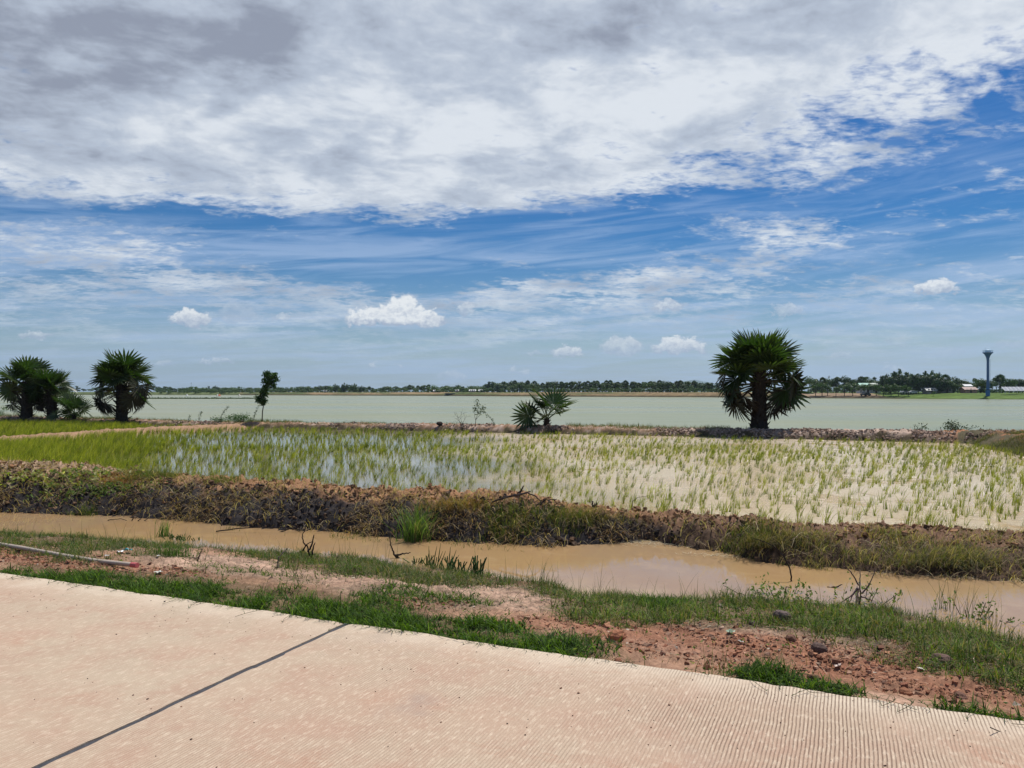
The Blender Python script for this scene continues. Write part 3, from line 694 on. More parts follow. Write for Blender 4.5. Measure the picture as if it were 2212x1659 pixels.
def leafy(name, loc, label, cat, stems, lc, n, spread, size, cols=GR, seed=0, asp=.45, part='crown', stemname='stem', sc=(.07, .06, .045)):
    rg = np.random.default_rng(seed); root = empty(name, loc); tag(root, label, cat)
    b = MB()
    for pts, r in stems: b.tube(pts, r, 6, sc)
    b.build(stemname, M_bark, root)
    if n:
        b = MB(); leaves(b, lc, n, spread, size, cols, rg, asp); b.build(part, M_tree, root)
    return root
# slim wind-bent tree right of the left palms
p = ground_pt(566, 46.5)
rg = np.random.default_rng(5)
tr = [(0, 0, -.05), (.03, 0, .6), (.10, 0, 1.05), (.05, 0, 1.5), (.22, .0, 2.0), (.38, 0, 2.45), (.62, 0, 2.85)]
st = [(tr, [.035, .032, .03, .027, .022, .018, .01]), ([tr[3], (-.1, .1, 1.5), (-.28, .1, 1.35)], [.015, .012, .006]), ([tr[4], (.4, -.1, 2.2), (.8, -.1, 2.45)], [.014, .012, .006]), ([tr[5], (.25, .1, 2.7), (.3, .1, 3.0)], [.012, .01, .006]), ([tr[3], (.25, .1, 1.7), (.45, .1, 1.72)], [.012, .01, .005])]
lc = [(-.15, 0, 1.3), (0, 0, 1.15), (.15, 0, 1.25), (-.2, .1, 1.45), (.1, 0, 1.6), (.12, 0, 1.8), (.25, 0, 2.1), (.4, 0, 2.3), (.6, 0, 2.4), (.5, 0, 2.65), (.72, 0, 2.8), (.3, 0, 2.75), (.65, 0, 2.15), (.85, 0, 2.55), (.3, 0, 2.9), (.2, 0, 2.45)]
leafy('young_tree', p, 'slim leaning young tree with two dark leaf clumps on the far bund', 'tree', st, lc, 2100, (.10, .12, .085), .16, seed=3, part='crown', stemname='trunk')
# spindly sapling
p = ground_pt(1027, 40.6)
st = [([(0, 0, 0), (.02, 0, .35), (.1, 0, .6), (.14, 0, 1.0)], [.02, .016, .01, .005]), ([(.02, 0, .35), (.25, 0, .62), (.42, 0, .85)], [.012, .009, .004]), ([(.02, 0, .3), (-.06, 0, .6), (-.02, 0, .9)], [.011, .009, .004])]
leafy('sapling', p, 'small bushy sapling with forked stem, just left of the small central palm', 'sapling', st, [(.14, 0, 1.1), (.1, 0, 1.25), (.0, 0, .9), (.35, 0, .85), (.45, 0, .95), (-.05, 0, 1.0), (.25, 0, .75), (.1, 0, .75)], 210, (.07, .08, .09), .10, [(.05, .085, .03), (.07, .10, .045)], 4, stemname='trunk')
def twiggy(name, loc, label, cat, paths, mat=None, col=(.05, .04, .035), part=None):
    b = MB()
    for pts, r in paths: b.tube(pts, r, 5, np.array(col))
    o = b.build(name, mat or M_bark); o.location = loc; return tag(o, label, cat)
def rand_twigs(rg, h, n, r=.012, spread=.5, depth=2):
    out = []
    def go(p, d, L, r, k):
        q = [np.array(p)]; 
        for s in range(4):
            d = d + rg.normal(0, .22, 3); d /= np.linalg.norm(d); q.append(q[-1] + d * L / 4)
        out.append((q, np.linspace(r, r * .5, 5)))
        if k > 0:
            for m in range(2): go(q[rg.integers(2, 4)], d + rg.normal(0, .55, 3), L * .6, r * .55, k - 1)
    for i in range(n):
        d = np.array([rg.normal(0, spread), rg.normal(0, spread * .5), 1.]); d /= np.linalg.norm(d)
        go((rg.normal(0, .05), rg.normal(0, .05), -.03), d, h * rg.uniform(.6, 1), r, depth)
    return out
twiggy('bare_shrub', ground_pt(1000, 40.8), 'leafless twiggy shrub beside the forked sapling', 'shrub', rand_twigs(np.random.default_rng(8), .8, 4, .009, .5, 2))
twiggy('bare_shrub', ground_pt(955, 41.2), 'low bare twigs on the far bund, left of the leafless shrub', 'shrub', rand_twigs(np.random.default_rng(9), .3, 3, .007, .7, 1))
# bushes on the far bund
for (X, dist, w, h, n, lab) in [(520, 47.5, .75, .5, 900, 'dense green bush at the foot of the slim young tree'), (478, 48, .5, .35, 300, 'low scrambling bush left of the dense green bush'), (2058, 33.6, .35, .38, 260, 'small dark bush on the orange earth at the right of the far bund'), (2085, 33.4, .5, .16, 160, 'low dark creeper right of the small dark bush'), (1990, 33.9, .28, .16, 120, 'flat dark weed left of the small dark bush'), (30, 54.5, 1.6, .6, 700, 'light green shrub under the palm at the left edge')]:
    p = ground_pt(X, dist); rg = np.random.default_rng(int(X))
    lc = [(rg.uniform(-w, w), rg.uniform(-w, w) * .5, rg.uniform(.1, h) * 1.0) for _ in range(14)]
    st = [([(0, 0, -.05), (c[0] * .5, c[1] * .5, c[2] * .6), c], [.012, .009, .004]) for c in lc[:7]]
    leafy('bush', p, lab, 'bush', st, lc, n, (.13, .12, .09), .095, [(.05, .12, .03), (.07, .16, .04), (.035, .08, .02)] if X in (30, 478, 520) else [(.03, .055, .02), (.045, .07, .025)], int(X), part='foliage')
# tall thin weeds with leaves
for (X, dist, h, lean, lab) in [(430, 48.5, .75, .2, 'short arching weed left of the other tall weeds'), (475, 48, 1.1, .45, 'tall arching weed leaning right over the low scrambling bush'), (548, 47.2, 1.1, .3, 'tall thin weed between the dense bush and the slim young tree'), (1068, 40.3, 1.0, -.75, 'thin weed bowed to the left beside the forked sapling'), (408, 48.8, .4, .15, 'tiny weed at the left end of the far bund weeds')]:
    p = ground_pt(X, dist); ts = np.linspace(0, 1, 7); pts = np.c_[lean * h * ts ** 1.7, 0 * ts, h * ts * (1 - .12 * ts)]
    leafy('weed', p, lab, 'weed', [(pts, np.linspace(.012, .004, 7))], pts[1:], int(110 * h), (.04, .05, .05), .075, [(.05, .085, .035)], int(X), part='foliage')


# ================================================================== across the lake
def shore_pt(X, d):
    r = (X * .4629 - 512) / 770; Y = 500.
    for _ in range(60): Y = Y * .5 + .5 * (float(Ysh(r * Y)) + d)
    x = r * Y; xs_ = x - x / 900 * d * .9
    return x, Y, float(shore_z(np.array([xs_]), np.array([d]))[0])
def hgt(Y, zb, top): return H + (391.7 - top * .4629) / 770 * Y - zb
def crown_mesh(seed, lobes, n, leaf, cols, sh=(1, 1, 1), drip=0.):
    """unit-ish crown: lobes (x,y,z,r); leaf clumps mostly on their skins"""
    rg = np.random.default_rng(seed); L = np.array(lobes); w = L[:, 3] ** 2; k = rg.choice(len(L), n, p=w / w.sum())
    d = rg.normal(0, 1, (n, 3)); d /= np.linalg.norm(d, axis=1)[:, None]
    rad = L[k, 3] * rg.uniform(.55, 1.06, n); P = L[k, :3] + d * rad[:, None] * sh
    b = MB(); s = leaf * rg.uniform(.5, 1.3, (n, 1))
    u = rg.normal(0, 1, (n, 3)); u -= d * (u * d).sum(1)[:, None] * .7; u /= np.linalg.norm(u, axis=1)[:, None]
    v = np.cross(u, d + rg.normal(0, .35, (n, 3))); v /= np.linalg.norm(v, axis=1)[:, None]
    V = np.stack([P - u * s, P - v * s * .6, P + u * s, P + v * s * .6], 1).reshape(-1, 3)
    cc = np.asarray(cols)[(rg.integers(len(cols), size=n) + k) % len(cols)] * rg.uniform(.65, 1.35, (n, 1))
    b.add(V, [np.arange(4 * n).reshape(n, 4)], np.repeat(cc, 4, 0)); return b.mesh('crown')
DG = [(.035, .07, .025), (.045, .085, .03), (.028, .055, .022)]
MG = [(.06, .11, .03), (.045, .085, .028), (.08, .13, .035)]
LGc = [(.06, .12, .03), (.05, .10, .03), (.08, .13, .04)]
def rlobes(seed, n, w, z0, z1, r0, r1):
    rg = np.random.default_rng(seed); return [(rg.uniform(-w, w), rg.uniform(-w, w), rg.uniform(z0, z1), rg.uniform(r0, r1)) for _ in range(n)]
# crowns for a tree 1 unit tall are modelled at 10 m and scaled
CR = {'round': [crown_mesh(31 + i, rlobes(i, 7, 2.4, 4.5, 8.2, 1.3, 2.4), 900, .42, c) for i, c in enumerate([DG, MG, DG, MG])],
      'slim': [crown_mesh(41 + i, rlobes(i + 50, 7, 1.2, 3.0, 9, .8, 1.4), 750, .36, c) for i, c in enumerate([DG, MG, LGc])],
      'scrub': [crown_mesh(51 + i, rlobes(i + 90, 8, 5.5, 2.5, 7, 2.0, 3.6), 900, .6, c) for i, c in enumerate([LGc, MG])],
      'bamboo': [crown_mesh(61 + i, rlobes(i + 130, 10, 3.2, 3.0, 6.5, 1.6, 2.6) + [(x, 0, 8.6 - abs(x) * .35, .9) for x in (-4.2, -2.2, 0.3, 2.4)] + [(-4.9, 0, 7.4, .6), (.6, 0, 9.5, .5)], 2600, .42, c) for i, c in enumerate([MG, DG])],
      'orchard': [crown_mesh(71 + i, rlobes(i + 170, 6, 2.6, 5.6, 8.2, 1.5, 2.2), 700, .5, c) for i, c in enumerate([LGc, MG])]}
def tk(paths, c=(.09, .075, .055)):
    b = MB()
    for p_, r in paths: b.tube(p_, r, 5, c)
    return b.mesh('trunk')
TR = {'tree': tk([([(0, 0, -1), (0, 0, 3), (.3, 0, 6)], [.28, .2, .1]), ([(0, 0, 3), (1.3, .3, 5.5)], [.14, .07]), ([(0, 0, 2.6), (-1.2, -.3, 5.3)], [.14, .07])]),
      'orchard': tk([([(0, 0, -1), (.1, 0, 3.2), (.5, 0, 6)], [.32, .24, .12]), ([(0, 0, 2.8), (1.8, .3, 5.6)], [.16, .08]), ([(0, 0, 2.4), (-1.6, -.3, 5.4)], [.16, .08])], (.05, .04, .03))}
for l in CR.values():
    for me in l: me.materials.append(M_tree)
for me in TR.values(): me.materials.append(M_bark)
def far_tree(X, d, top, kind, label, group, name='tree', cat='tree', wid=1.):
    x, Y, zb = shore_pt(X, d); h = max(1.5, hgt(Y, zb, top)); s = h / 9.8
    root = empty(name, (x, Y, zb), random.uniform(0, 6.28)); tag(root, label, cat, group)
    o = bpy.data.objects.new('crown', random.choice(CR[kind])); COL.objects.link(o); o.parent = root
    o.scale = (s * wid, s * wid, s); o.location = (0, 0, 0)
    if kind != 'scrub' and not (kind == 'bamboo'):
        o = bpy.data.objects.new('trunk', TR['orchard' if kind == 'orchard' else 'tree']); COL.objects.link(o); o.parent = root; o.scale = (s, s, s)
    if kind == 'bamboo': root.rotation_euler = (0, 0, random.choice([0, 3.14]) + random.uniform(-.4, .4))
    return root
rr = random.Random(3)
# wooded line behind the embankment, middle of the view
X = 345
while X < 1545:
    if X < 620: top = 838 + rr.uniform(-2.5, 2.5); kinds = ['round', 'scrub', 'round']
    elif X < 1050: top = 835.5 + rr.uniform(-4, 3); kinds = ['round', 'slim', 'scrub']
    else: top = 829 + rr.uniform(-6, 4); kinds = ['slim', 'round', 'slim', 'slim']
    k = rr.choice(kinds)
    if X < 1050: far_tree(X, rr.uniform(30, 60), top, k, 'one of the low trees on the left half of the far shore', 'trees on the left half of the far shore', wid=rr.uniform(1.5, 2.3))
    else: far_tree(X, rr.uniform(24, 50), top, k, 'one of the slender trees packed behind the brown embankment across the lake', 'trees behind the brown embankment', wid=rr.uniform(1.2, 1.9))
    X += rr.uniform(6, 11) if X > 1050 else rr.uniform(8, 14)
X = 20
while X < 1550:     # second, darker row behind
    top = (837 if X < 1050 else 826.5) + rr.uniform(-3.5, 3)
    far_tree(X, rr.uniform(90, 160), top, rr.choice(['round', 'round', 'slim']), 'dark tree in the back row of the woods across the lake', 'back row of trees across the lake', wid=rr.uniform(1.6, 2.4))
    X += rr.uniform(11, 16)
for k in range(34):  # shore scrub at the far left
    far_tree(340 + k * 8.5 + rr.uniform(-3, 3), rr.uniform(5, 20), 842.5 + rr.uniform(-2, 3.5), 'scrub', 'pale green bush along the left end of the far shore', 'bushes at the left end of the far shore', 'bush', 'bush', 1.1)
for X, top in [(725, 829), (745, 827), (765, 828), (782, 833)]:
    far_tree(X, 22, top, 'bamboo', 'bushy clump rising above the low trees left of the middle of the far shore', 'tall clump left of middle on the far shore', 'bamboo_clump', 'bamboo')
for X, top in [(1075, 829), (1092, 831), (1123, 826), (1110, 829)]:
    far_tree(X, 22, top, 'round', 'broad dark tree at the left end of the slender tree belt', 'broad trees at the left end of the tree belt', wid=1.2)
# right-hand shore
X = 1752
while X < 1925:
    far_tree(X, rr.uniform(50, 90), 818 + rr.uniform(-6, 4), rr.choice(['round', 'slim', 'round']), 'dark tree behind the orchard row on the right shore', 'trees behind the orchard row', wid=1.2); X += rr.uniform(9, 14)
for k, X in enumerate([1762, 1776, 1788, 1806, 1824, 1842, 1860, 1876, 1893, 1908, 1925, 1941, 1962]):
    far_tree(X, 13 + rr.uniform(-1.5, 1.5), 830 + rr.uniform(-3, 3), 'orchard', 'small round tree with bare trunk in the row on the brown bank at right', 'row of small trees on the brown bank', wid=1.15)
for X, top, d in [(1915, 812, 34), (1928, 803, 34), (1946, 797, 38), (1962, 806, 33), (1978, 808, 36), (1996, 802, 36), (2012, 800, 40), (2026, 808, 36), (2040, 816, 38)]:
    far_tree(X, d, top, 'bamboo', 'huge dark bamboo clump with arching tips near the right end of the far shore', 'huge bamboo clumps on the right shore', 'bamboo_clump', 'bamboo')
for X, top in [(2048, 820), (2058, 825), (2068, 829), (1985, 815), (1968, 815)]:
    far_tree(X, 40, top, 'round', 'rounded tree at the right foot of the huge bamboo clumps', 'trees at the right foot of the bamboo clumps', wid=1.3)
X = 2060
while X < 2330:
    far_tree(X, rr.uniform(80, 150), 820 + rr.uniform(-5, 5), rr.choice(['round', 'round', 'slim', 'round']), 'tree in the dark belt behind the water tower and houses', 'trees behind the water tower', wid=1.25); X += rr.uniform(7, 12)
for X, top, d in [(2075, 846, 44), (2108, 842, 48), (2125, 840, 60), (2145, 843, 55), (2180, 843, 60), (2165, 841, 50), (2095, 846, 55)]:
    far_tree(X, d, top, 'scrub', 'low grey green bush on the grassy bank near the water tower', 'low bushes near the water tower', 'bush', 'bush')
far_tree(2016, 12, 846, 'orchard', 'tiny lone tree on the green bank below the bamboo', None)
X = 350
while X < 1560:    # undergrowth closing the foot of the woods
    far_tree(X, rr.uniform(18, 24), (842 if X < 1050 else 839) + rr.uniform(-2.5, 2), 'scrub', 'low bush in the undergrowth at the foot of the woods across the lake', 'undergrowth bushes across the lake', 'bush', 'bush', 1.25); X += rr.uniform(8, 12)
X = 1755
while X < 2330:
    far_tree(X, rr.uniform(48, 70), 840 + rr.uniform(-3, 2), 'scrub', 'low bush in the undergrowth behind the right-hand shore', 'undergrowth bushes on the right shore', 'bush', 'bush', 1.3); X += rr.uniform(10, 15)
# sugar palms on the skyline
def far_palm_meshes(seed, cols):
    rg = np.random.default_rng(seed); b = MB()
    for k in range(46):
        e = rg.uniform(-50, 88); a = k * 2.4; d = np.array([math.cos(R(e)) * math.cos(a), math.cos(R(e)) * math.sin(a), math.sin(R(e))])
        c = d * 1.0; t = np.cross(d, rg.normal(0, 1, 3)); t /= np.linalg.norm(t); u = np.cross(d, t)
        col = np.array(cols[k % len(cols)]) * rg.uniform(.7, 1.3)
        for q in np.linspace(-1.9, 1.9, 9):
            v = math.cos(q) * d + math.sin(q) * t; w = -math.sin(q) * d + math.cos(q) * t
            b.add([c, c + v * .55 + w * .10, c + v * 1.0 - [0, 0, .1], c + v * .55 - w * .10], [[[0, 1, 2, 3]]], col)
    return b.mesh('crown')
FPC = [far_palm_meshes(1, DG), far_palm_meshes(2, [(.05, .07, .02), (.03, .05, .02)])]
FPT = tk([([(0, 0, -10), (0, 0, -5), (.1, 0, 0)], [.30, .24, .2])], (.07, .06, .05))
for me in FPC: me.materials.append(M_tree)
FPT.materials.append(M_bark)
def far_palm(X, d, top, label, group=None, k=1.):
    x, Y, zb = shore_pt(X, d); h = hgt(Y, zb, top) - 1.9 * k
    root = empty('palm_tree', (x, Y, zb), rr.uniform(0, 6)); tag(root, label, 'palm tree', group)
    o = bpy.data.objects.new('crown', rr.choice(FPC)); COL.objects.link(o); o.parent = root; o.location = (0, 0, h); o.scale = (k, k, k)
    o = bpy.data.objects.new('trunk', FPT); COL.objects.link(o); o.parent = root; o.location = (0, 0, h); o.scale = (1, 1, max(.3, h / 9.5))
for X in [1112, 1140, 1155, 1172, 1184, 1190, 1213, 1221, 1236, 1262, 1270, 1283, 1290, 1310, 1318, 1335, 1352, 1366, 1380, 1404, 1425, 1448, 1462, 1470, 903, 964, 885, 1500, 1528, 926]:
    t = 823 + rr.uniform(-3, 4) if X > 1050 else 832 + rr.uniform(-3, 2)
    if X < 1050: far_palm(X, 60, t, 'small round palm head above the low trees of the far shore', 'palms on the left half of the skyline', 1.2)
    else: far_palm(X, 45, t, 'round-headed palm rising out of the slender tree belt', 'palms rising out of the tree belt', 1.15)
far_palm(2043, 60, 807, 'tall slim palm between the bamboo clumps and the water tower', None, 1.35)
far_palm(2160, 60, 807, 'tall dark palm just right of the water tower', None, 1.45)
far_palm(1861, 60, 812, 'round-headed palm above the orchard row on the right shore', None, 1.2)
far_palm(2054, 50, 830, 'short yellowish palm at the foot of the tall slim palm', None, 1.3)
far_palm(2118, 60, 826, 'short shaggy palm just left of the water tower', None, 1.5)
far_palm(1777, 70, 814, 'palm head at the left end of the orchard row', None, 1.3)

# ---- water tower
x, Y, zb = shore_pt(2134, 16); hh = hgt(Y, zb, 757)
wt_ = empty('water_tower', (x, Y, zb)); tag(wt_, 'tall blue champagne-glass water tower on the grassy right shore', 'water tower')
b = MB(); b.lathe([(.85, -1), (.85, 2.2), (.72, 2.6), (.64, 3)], 20, (.03, .14, .34)); b.build('base', M_paint, wt_, True)
b = MB(); b.lathe([(.64, 3), (.52, 6), (.48, hh * .76), (.58, hh * .82), (.98, hh * .88), (1.55, hh * .925), (2.1, hh * .945), (2.15, hh * .953), (1.9, hh * .957), (.1, hh * .96)], 28, (.035, .10, .25)); b.build('shaft', M_paint, wt_, True)
b = MB(); b.lathe([(1.2, hh * .962), (1.2, hh * 1.0), (.9, hh * 1.015), (.05, hh * 1.02)], 20, (.40, .60, .74)); b.build('tank_top', M_paint, wt_, True)
b = MB(); N_ = 14
for zq in (.985, 1.0):
    th = np.linspace(0, 2 * math.pi, N_ + 1); b.tube(np.c_[1.95 * np.cos(th), 1.95 * np.sin(th), np.full(N_ + 1, hh * zq)], .05, 5, (.45, .62, .75))
for q in range(N_):
    t = q / N_ * 2 * math.pi; b.tube([(1.95 * math.cos(t), 1.95 * math.sin(t), hh * .95), (1.95 * math.cos(t), 1.95 * math.sin(t), hh * 1.0)], .05, 4, (.45, .62, .75))
b.build('railing', M_paint, wt_)
b = MB(); b.tube([(-1.2, 0, hh), (-1.2, 0, hh * 1.06)], .05, 4, (.3, .4, .5)); b.build('rod', M_paint, wt_)
b = MB(); 
for s_ in (-.25, .25): b.tube([(.9, s_, .3), (.9, s_, hh * .8)], .04, 4, (.10, .22, .42))
for q in range(24): b.tube([(.9, -.25, .6 + q * hh * .78 / 24), (.9, .25, .6 + q * hh * .78 / 24)], .03, 4, (.10, .22, .42))
b.build('ladder', M_paint, wt_)
b = MB(); b.box((-1.3, -1.0, 2.3), (1.1, 1.0, 2.55), (.03, .05, .08)); b.build('collar_platform', M_paint, wt_)
# ---- masts
for X, top, d, label in [(2029, 803, 90, 'thin grey mast with a boxy head left of the tall slim palm'), (1111, 825, 200, 'thin radio mast above the broad trees of the far shore'), (413, 826, 250, 'tallest thin mast on the left skyline'), (466, 832, 250, 'short thin mast on the left skyline'), (1791, 803 + 8, 140, 'thin mast above the left end of the orchard row')]:
    x, Y, zb = shore_pt(X, d); h = hgt(Y, zb, top); r_ = .18 if X != 2029 else .22
    root = empty('mast', (x, Y, zb)); tag(root, label, 'mast')
    b = MB(); b.tube([(0, 0, 0), (0, 0, h * .5), (0, 0, h)], [r_ * 1.6, r_, r_ * .6], 6, (.25, .28, .3)); b.build('pole', M_paint, root)
    b = MB()
    for q in range(3): b.box((-.5 + q * .05, -.5, h * (.93 - q * .03)), (.5 - q * .05, .5, h * (.945 - q * .03)), (.22, .24, .26))
    b.build('antenna', M_paint, root)
# ---- houses, sheds, solar array
def house(X, d, w, dep, wh, rh, roofc, wallc, label, rz=0., name='house', cat='house'):
    x, Y, zb = shore_pt(X, d); root = empty(name, (x, Y, zb), rz); tag(root, label, cat)
    b = MB(); b.box((-w / 2, -dep / 2, -.5), (w / 2, dep / 2, wh), wallc)
    b.add([(-w / 2, -dep / 2, wh), (-w / 2, dep / 2, wh), (-w / 2, 0, wh + rh * .95), (w / 2, -dep / 2, wh), (w / 2, dep / 2, wh), (w / 2, 0, wh + rh * .95)], [[[0, 2, 1], [3, 4, 5]]], wallc); b.build('wall', M_paint, root)
    b = MB(); e = .5
    for s in (-1, 1):
        b.add([(-w / 2 - e, s * (dep / 2 + e), wh - rh * e / dep * 2), (w / 2 + e, s * (dep / 2 + e), wh - rh * e / dep * 2), (w / 2 + e, 0, wh + rh), (-w / 2 - e, 0, wh + rh),
               (-w / 2 - e, s * (dep / 2 + e), wh - rh * e / dep * 2 + .12), (w / 2 + e, s * (dep / 2 + e), wh - rh * e / dep * 2 + .12), (w / 2 + e, 0, wh + rh + .12), (-w / 2 - e, 0, wh + rh + .12)],
              [[[0, 1, 2, 3], [4, 7, 6, 5], [0, 4, 5, 1], [1, 5, 6, 2], [3, 7, 4, 0]]], roofc)
    b.build('roof', M_paint, root)
    b = MB(); b.box((-.5, -dep / 2 - .06, 0), (.5, -dep / 2 - .004, 2.0), (.08, .06, .05)); b.build('door', M_paint, root)
    for q in (-.3, .3):
        b = MB(); b.box((q * w - .5, -dep / 2 - .06, 1.0), (q * w + .5, -dep / 2 - .004, 1.9), (.06, .08, .10)); b.build('window', M_paint, root)
house(1869, 44, 6.5, 6, 3.6, 1.6, (.03, .28, .21), (.6, .62, .58), 'house with bright green roof half hidden behind the orchard row')
house(1888, 46, 4, 5, 4.0, 1.2, (.40, .48, .42), (.5, .55, .5), 'pale green roofed shed right of the bright green roof', 0, 'shed', 'shed')
house(2092, 40, 5.5, 4, 1.7, 1.0, (.24, .13, .10), (.35, .2, .15), 'low brown house with red-brown roof left of the water tower')
house(2088, 56, 3.2, 3, 3.4, .7, (.55, .57, .57), (.5, .48, .45), 'small white-roofed house above the brown house')
house(2040, 44, 5.5, 4, 2.5, .7, (.6, .62, .62), (.3, .28, .25), 'white-roofed shed beside the tall slim palm', 0, 'shed', 'shed')
house(2008, 30, 4.5, 4, 1.4, 1.1, (.40, .41, .39), (.2, .18, .16), 'grey hut with low roof at the foot of the bamboo', 0, 'hut', 'hut')
for X, w, lab in [(944, 12, 'pale roofed house on the far shore left of the sapling'), (1021, 11, 'bright white roofed house directly above the sapling'), (1041, 10, 'grey white roofed house just right of the bright white one'), (988, 4, 'tiny white house between two pale roofed ones'), (703, 5, 'tiny white building left of the bushy clump on the far shore')]:
    house(X, 20, w * .42, 3, 1.3, .8, (.62, .62, .6), (.3, .28, .26), lab)
x, Y, zb = shore_pt(2202, 26); root = empty('solar_array', (x, Y, zb)); tag(root, 'long tilted row of solar panels at the right edge of the far shore', 'solar panels')
for q in range(12):
    cx = -7 + q * 1.75; M = np.array([[1, 0, 0], [0, math.cos(.6), math.sin(.6)], [0, -math.sin(.6), math.cos(.6)]])
    b = MB(); b.box((cx, -1.6, -.05), (cx + 1.6, 1.6, .05), (.20, .23, .28), M); b.V[-1][:, 2] += 1.9; o = b.build('panel', M_paint, root)
    b = MB(); b.tube([(cx - .07, -1.3, 0), (cx - .07, -1.3, 1.2)], .08, 5, (.7, .7, .7)); b.tube([(cx - .07, 1.3, 0), (cx - .07, 1.3, 2.6)], .08, 5, (.7, .7, .7)); b.tube([(cx - .07, -1.35, 1.02), (cx - .07, 1.3, 2.85)], .09, 5, (.75, .76, .78)); b.build('post', M_paint, root)
# ---- vehicles on the shore track
def wheelm():
    b = MB(); b.lathe([(.0, -.1), (.33, -.1), (.35, 0), (.33, .1), (.0, .1)], 14, (.02, .02, .02)); b.V[-1] = b.V[-1][:, [0, 2, 1]]; return b
def car(X, d, col, label, rz=0., s=1.):
    x, Y, zb = shore_pt(X, d); root = empty('parked_car', (x, Y, zb), rz, s); tag(root, label, 'car')
    prof = [(-2.1, .35), (-2.15, .8), (-1.9, .95), (-1.2, 1.0), (-.8, 1.45), (.9, 1.5), (1.5, 1.0), (2.1, .9), (2.15, .4)]
    n = len(prof); V = [(p[0], -.85 + (.12 if p[1] > 1.2 else 0), p[1]) for p in prof] + [(p[0], .85 - (.12 if p[1] > 1.2 else 0), p[1]) for p in prof]
    b = MB(); b.add(V, [[[i, i + n, (i + 1) % n + n, (i + 1) % n] for i in range(n)]], col)
    me_f = [list(range(n)), list(range(2 * n - 1, n - 1, -1))]
    b.add([V[i] for i in range(n)], [[list(range(n))]], col); b.add([V[n + i] for i in range(n)], [[list(range(n))[::-1]]], col)
    b.build('body', M_paint, root)
    for s_ in (-1, 1):
        b = MB(); b.box((-.85, s_ * .80 - .04, 1.05), (1.1, s_ * .80 + .04, 1.36), (.02, .03, .04)); b.build('window', M_paint, root)
    for wx in (-1.35, 1.35):
        for wy in (-.82, .82):
            w_ = wheelm(); o = w_.build('wheel', M_paint, root); o.location = (wx, wy, .35)
car(1977 - 6, 24, (.5, .52, .54), 'silver car parked under the bamboo on the far shore', .1)
car(1955, 24, (.3, .32, .34), 'grey car parked left of the silver car under the bamboo', .15)
car(1870, 10, (.03, .035, .04), 'dark car parked on the bank in the shade of the small trees', .5, 1.25)
# ---- boats and buoys, weed island
def island():
    d_ = (H - ZL) * 770 / (861.5 * .4629 - 391.7) ; c = at(420, 861.5, d_)
    rg = np.random.default_rng(2); b = MB(); n = 2600; L = 27
    P = np.c_[c[0] + rg.uniform(-1, 1, n) ** 1 * L, c[1] + rg.normal(0, 1.6, n), ZL + np.abs(rg.normal(0, .22, n))]
    b2 = MB(); leaves(b2, P, n, (0, 0, .05), .7, [(.05, .09, .03), (.07, .11, .035)], rg, .5)
    b2.add([(c[0] + q * L * 1.05, c[1] + (-2 if k_ == 0 else 2) * (1 - q * q) - .0, ZL + .06) for k_ in (0, 1) for q in np.linspace(-1, 1, 20)], [[[i, i + 1, i + 21, i + 20] for i in range(19)]], (.05, .06, .03))
    tag(b2.build('floating_weeds', M_tree), 'long flat raft of green floating weeds on the left of the lake', 'floating weeds')
island()
for X, Yp, col, lab in [(404, 856, (.75, .75, .72), 'white buoy left of the orange one on the lake'), (470, 856, (.8, .78, .72), 'white buoy touching the orange buoy on the lake'), (474, 857.5, (.75, .16, .06), 'orange red buoy on the left of the lake'), (517, 856.5, (.75, .7, .6), 'pale buoy right of the orange buoy on the lake')]:
    d_ = 560; p = at(X, Yp, d_); root = empty('buoy', (p[0], p[1], ZL)); tag(root, lab, 'buoy')
    b = MB(); b.lathe([(0, -.5), (.7, -.3), (1.0, .2), (.75, .75), (.3, 1.0)], 12, col); b.build('float', M_paint, root, True)
    b = MB(); b.lathe([(.3, 1.0), (.22, 1.6), (0, 1.65)], 8, np.array(col) * .8); b.build('cap', M_paint, root, True)
# small wooden and earthen bits on the embankment: dark culvert boxes
for X, d, lab in [(972, 3, 'dark concrete culvert mouth in the embankment left of the sapling'), (1206, 3, 'dark blue-grey culvert in the embankment behind the small palm')]:
    x, Y, zb = shore_pt(X, d); root = empty('culvert', (x, Y, zb)); tag(root, lab, 'culvert')
    b = MB(); b.box((-4, -1, -1), (4, 2, 1.2), (.12, .12, .12)); b.build('headwall', M_paint, root)
    b = MB(); b.box((-3, -1.1, -.8), (3, -.99, .8), (.015, .015, .015)); b.build('opening', M_paint, root)


